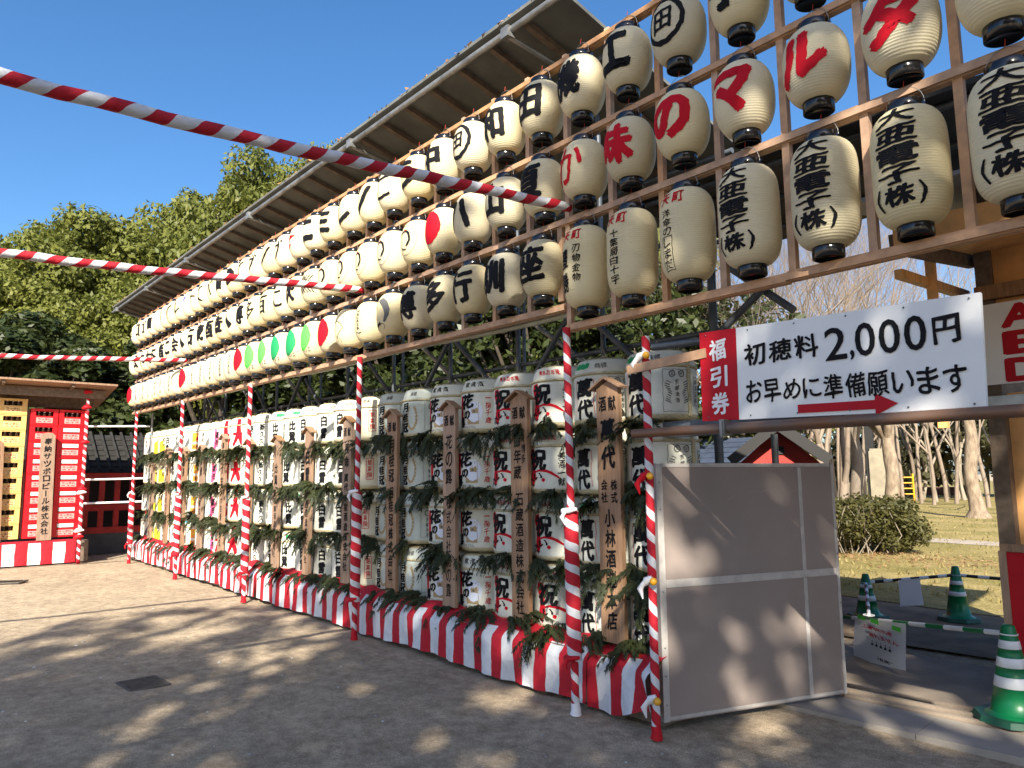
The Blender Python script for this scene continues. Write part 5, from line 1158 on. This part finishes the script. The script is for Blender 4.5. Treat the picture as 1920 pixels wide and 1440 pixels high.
# big trunks on the lawn
def trunk_tree(loc, h, r0, label, seed, m, forkz, name='trunk_tree'):
    t = thing(name, label, 'tree', loc, 0, 'thick trunks on the lawn'); rg = random.Random(seed); mb = MB(); pts = []; rads = []
    for i in range(16):
        z = h * i / 15; pts.append((.05 * math.sin(i * .9 + seed), .05 * math.cos(i * .7), z - .05)); rads.append(r0 * (1 + 1.0 * max(0, 1 - z / .5) ** 2) * (1 - .30 * z / h) * rg.uniform(.95, 1.05))
    mb.tube(pts, rads, 16, 0, False)
    for a, sp, L in ((rg.uniform(0, 6), .5, 2.6), (rg.uniform(0, 6), .6, 2.2), (rg.uniform(0, 6), .9, 2.0)):
        b0 = Vector(pts[int(15 * forkz)]); d_ = Vector((math.cos(a) * sp, math.sin(a) * sp, 1)).normalized(); mb.tube([b0, b0 + d_ * L * .5, b0 + d_ * L + Vector((0, 0, .4))], [r0 * .6, r0 * .48, r0 * .25], 10, 0, False)
    link('trunk', mb.mesh('trunk', m), t); b_ = link('branches', BV[1], t, (0, 0, h * .85)); b_.scale = (.8, .8, .8); return t
trunk_tree((-5.72, 25.0, 0), 5.5, .235, 'thick pale flaky trunk at the right with flared roots on the lawn', 1, BARKP, .75)
p = base(1607, 22); trunk_tree(p, 4.2, .19, 'smooth grey forked trunk rising behind the hedge', 2, mat('smooth grey bark', (.20, .16, .125), .85, .2, 5, bump=.3), .60)
p = base(1672, 20); trunk_tree(p, 4.2, .20, 'mottled thick trunk with low fork beside the stone slab', 3, BARKP, .6)
# hedge
hp = at(1640, 1058, Z=0); hpp = at(1650, 1040, Z=0)
rg = np.random.default_rng(31); c = np.stack([rg.uniform(-1.25, .62, 90), rg.uniform(-.7, .7, 90), rg.uniform(.18, .90, 90)], 1); c[:, 2] *= np.clip(1.12 - .35 * np.abs(c[:, 0] + .3), .6, 1)
v, f = leaves(c, rg.uniform(.16, .28, 90), 15000, .035, rg, 1.0, .4)
hd = thing('clipped_hedge', 'clipped olive green hedge with bare stems on the sunny lawn', 'hedge', (hpp.x - .25, hpp.y + .3, 0), math.radians(-40)); hd.scale = (1.2, 1.2, 1.1)
link('foliage', mesh_np('foliage', v, f, HEDGE), hd)
mb = MB()
for i in range(70):
    a = Vector((rg.uniform(-1.2, .6), rg.uniform(-.7, .3), 0)); mb.tube([a, a + Vector((rg.uniform(-.2, .2), rg.uniform(-.2, .2), .35)), a + Vector((rg.uniform(-.35, .35), rg.uniform(-.3, .2), .85))], [.010, .008, .003], 4, 0, False)
link('stems', mb.mesh('stems', TWIGP), hd)
# fallen leaves and grass tufts as ground cover
rg = np.random.default_rng(5); n = 9000; cx = rg.uniform(-14, 4, n); cy = 6.5 + 26 * rg.random(n) ** 1.8; hgt = .03 + .05 * rg.random(n); an = rg.uniform(0, 6.28, n); w = .012 + .01 * rg.random(n)
v = np.zeros((n, 3, 3)); v[:, 0] = np.stack([cx - w * np.cos(an), cy - w * np.sin(an), np.full(n, .02)], 1); v[:, 1] = np.stack([cx + w * np.cos(an), cy + w * np.sin(an), np.full(n, .02)], 1); v[:, 2] = np.stack([cx + rg.normal(0, .03, n), cy + rg.normal(0, .03, n), .02 + hgt], 1)
tag(link('grass', mesh_np('grass', v.reshape(-1, 3), np.arange(n * 3).reshape(n, 3), leaf_mat('dry grass', (.22, .19, .06), (.42, .33, .15), None, .7))), 'short dry winter grass on the park lawn', 'grass', kind='stuff')
n = 1500; cx = hpp.x + rg.normal(.2, 1.6, n); cy = hpp.y - .6 + rg.normal(0, .6, n); v = np.zeros((n, 3, 3))
for j in range(3): v[:, j] = np.stack([cx + rg.normal(0, .028, n), cy + rg.normal(0, .028, n), .026 + .03 * rg.random(n)], 1)
tag(link('leaf_litter', mesh_np('leaf_litter', v.reshape(-1, 3), np.arange(n * 3).reshape(n, 3), leaf_mat('brown litter', (.28, .15, .07), (.48, .30, .16), None, 9))), 'brown fallen leaves at the foot of the hedge', 'leaves', kind='stuff')
# far wood
rg = np.random.default_rng(77); nC = 170; ang = np.linspace(-40, 75, nC); cc = []
for i in range(nC):
    a = math.radians(150 - ang[i] - 10); D = rg.uniform(50, 62); cc.append((CAM[0] + D * math.cos(a), CAM[1] + D * math.sin(a), rg.uniform(.8, 5.2)))
v, f = leaves(np.array(cc), rg.uniform(1.6, 2.8, nC), 34000, .36, rg)
tag(link('distant_wood', mesh_np('distant_wood', v, f, leaf_mat('far wood', (.035, .045, .015), (.12, .10, .05), (.18, .13, .08), .25))), 'distant mixed wood along the far side of the park', 'wood', kind='stuff')
# monument, climbing frame, low wall
p = at(1652, 935, D=24); sm = thing('stone_slab', 'tall pale stone slab standing beside the mottled trunk', 'monument', (p.x, p.y, 0), math.radians(35))
link('slab', MB().box((0, 0, 1.15), (.62, .30, 2.3), 0).mesh('slab', STONE), sm); link('slab_cap', MB().box((0, 0, 2.34), (.54, .24, .08)).mesh('slab_cap', STONE), sm)
p = at(1637, 930, D=27); dk = thing('dark_post', 'dark square pillar behind the pale stone slab', 'pillar', (p.x, p.y, 0), .3)
link('shaft', MB().box((0, 0, 1.7), (.28, .28, 3.4)).mesh('shaft', BLACKP), dk); link('pillar_cap', MB().box((0, 0, 3.44), (.36, .36, .08)).mesh('pillar_cap', BLACKP), dk)
p = at(1702, 930, D=40); cf = thing('climbing_frame', 'yellow playground ladder frame on the far lawn', 'climbing frame', (p.x, p.y, 0), math.radians(35))
YP = mat('yellow paint', (.72, .36, .01), .4)
for x in (-.32, .32): link('upright', MB().tube([(x, 0, 0), (x, 0, 1.55)], .05, 8).mesh('upright', YP), cf)
for z in (.45, .75, 1.05, 1.35): link('rung', MB().tube([(-.32, 0, z), (.32, 0, z)], .035, 8).mesh('rung', YP), cf)
p = at(1745, 945, D=52); lw = MB().box((p.x, p.y, .3), (5.5, .4, .6), 0, Euler((0, 0, math.radians(20)))); tag(lw.build('low_wall', mat('brown wall', (.10, .05, .04), .85, .2, 3)), 'low brown wall across the far lawn', 'wall')
print('objects', len(bpy.data.objects))
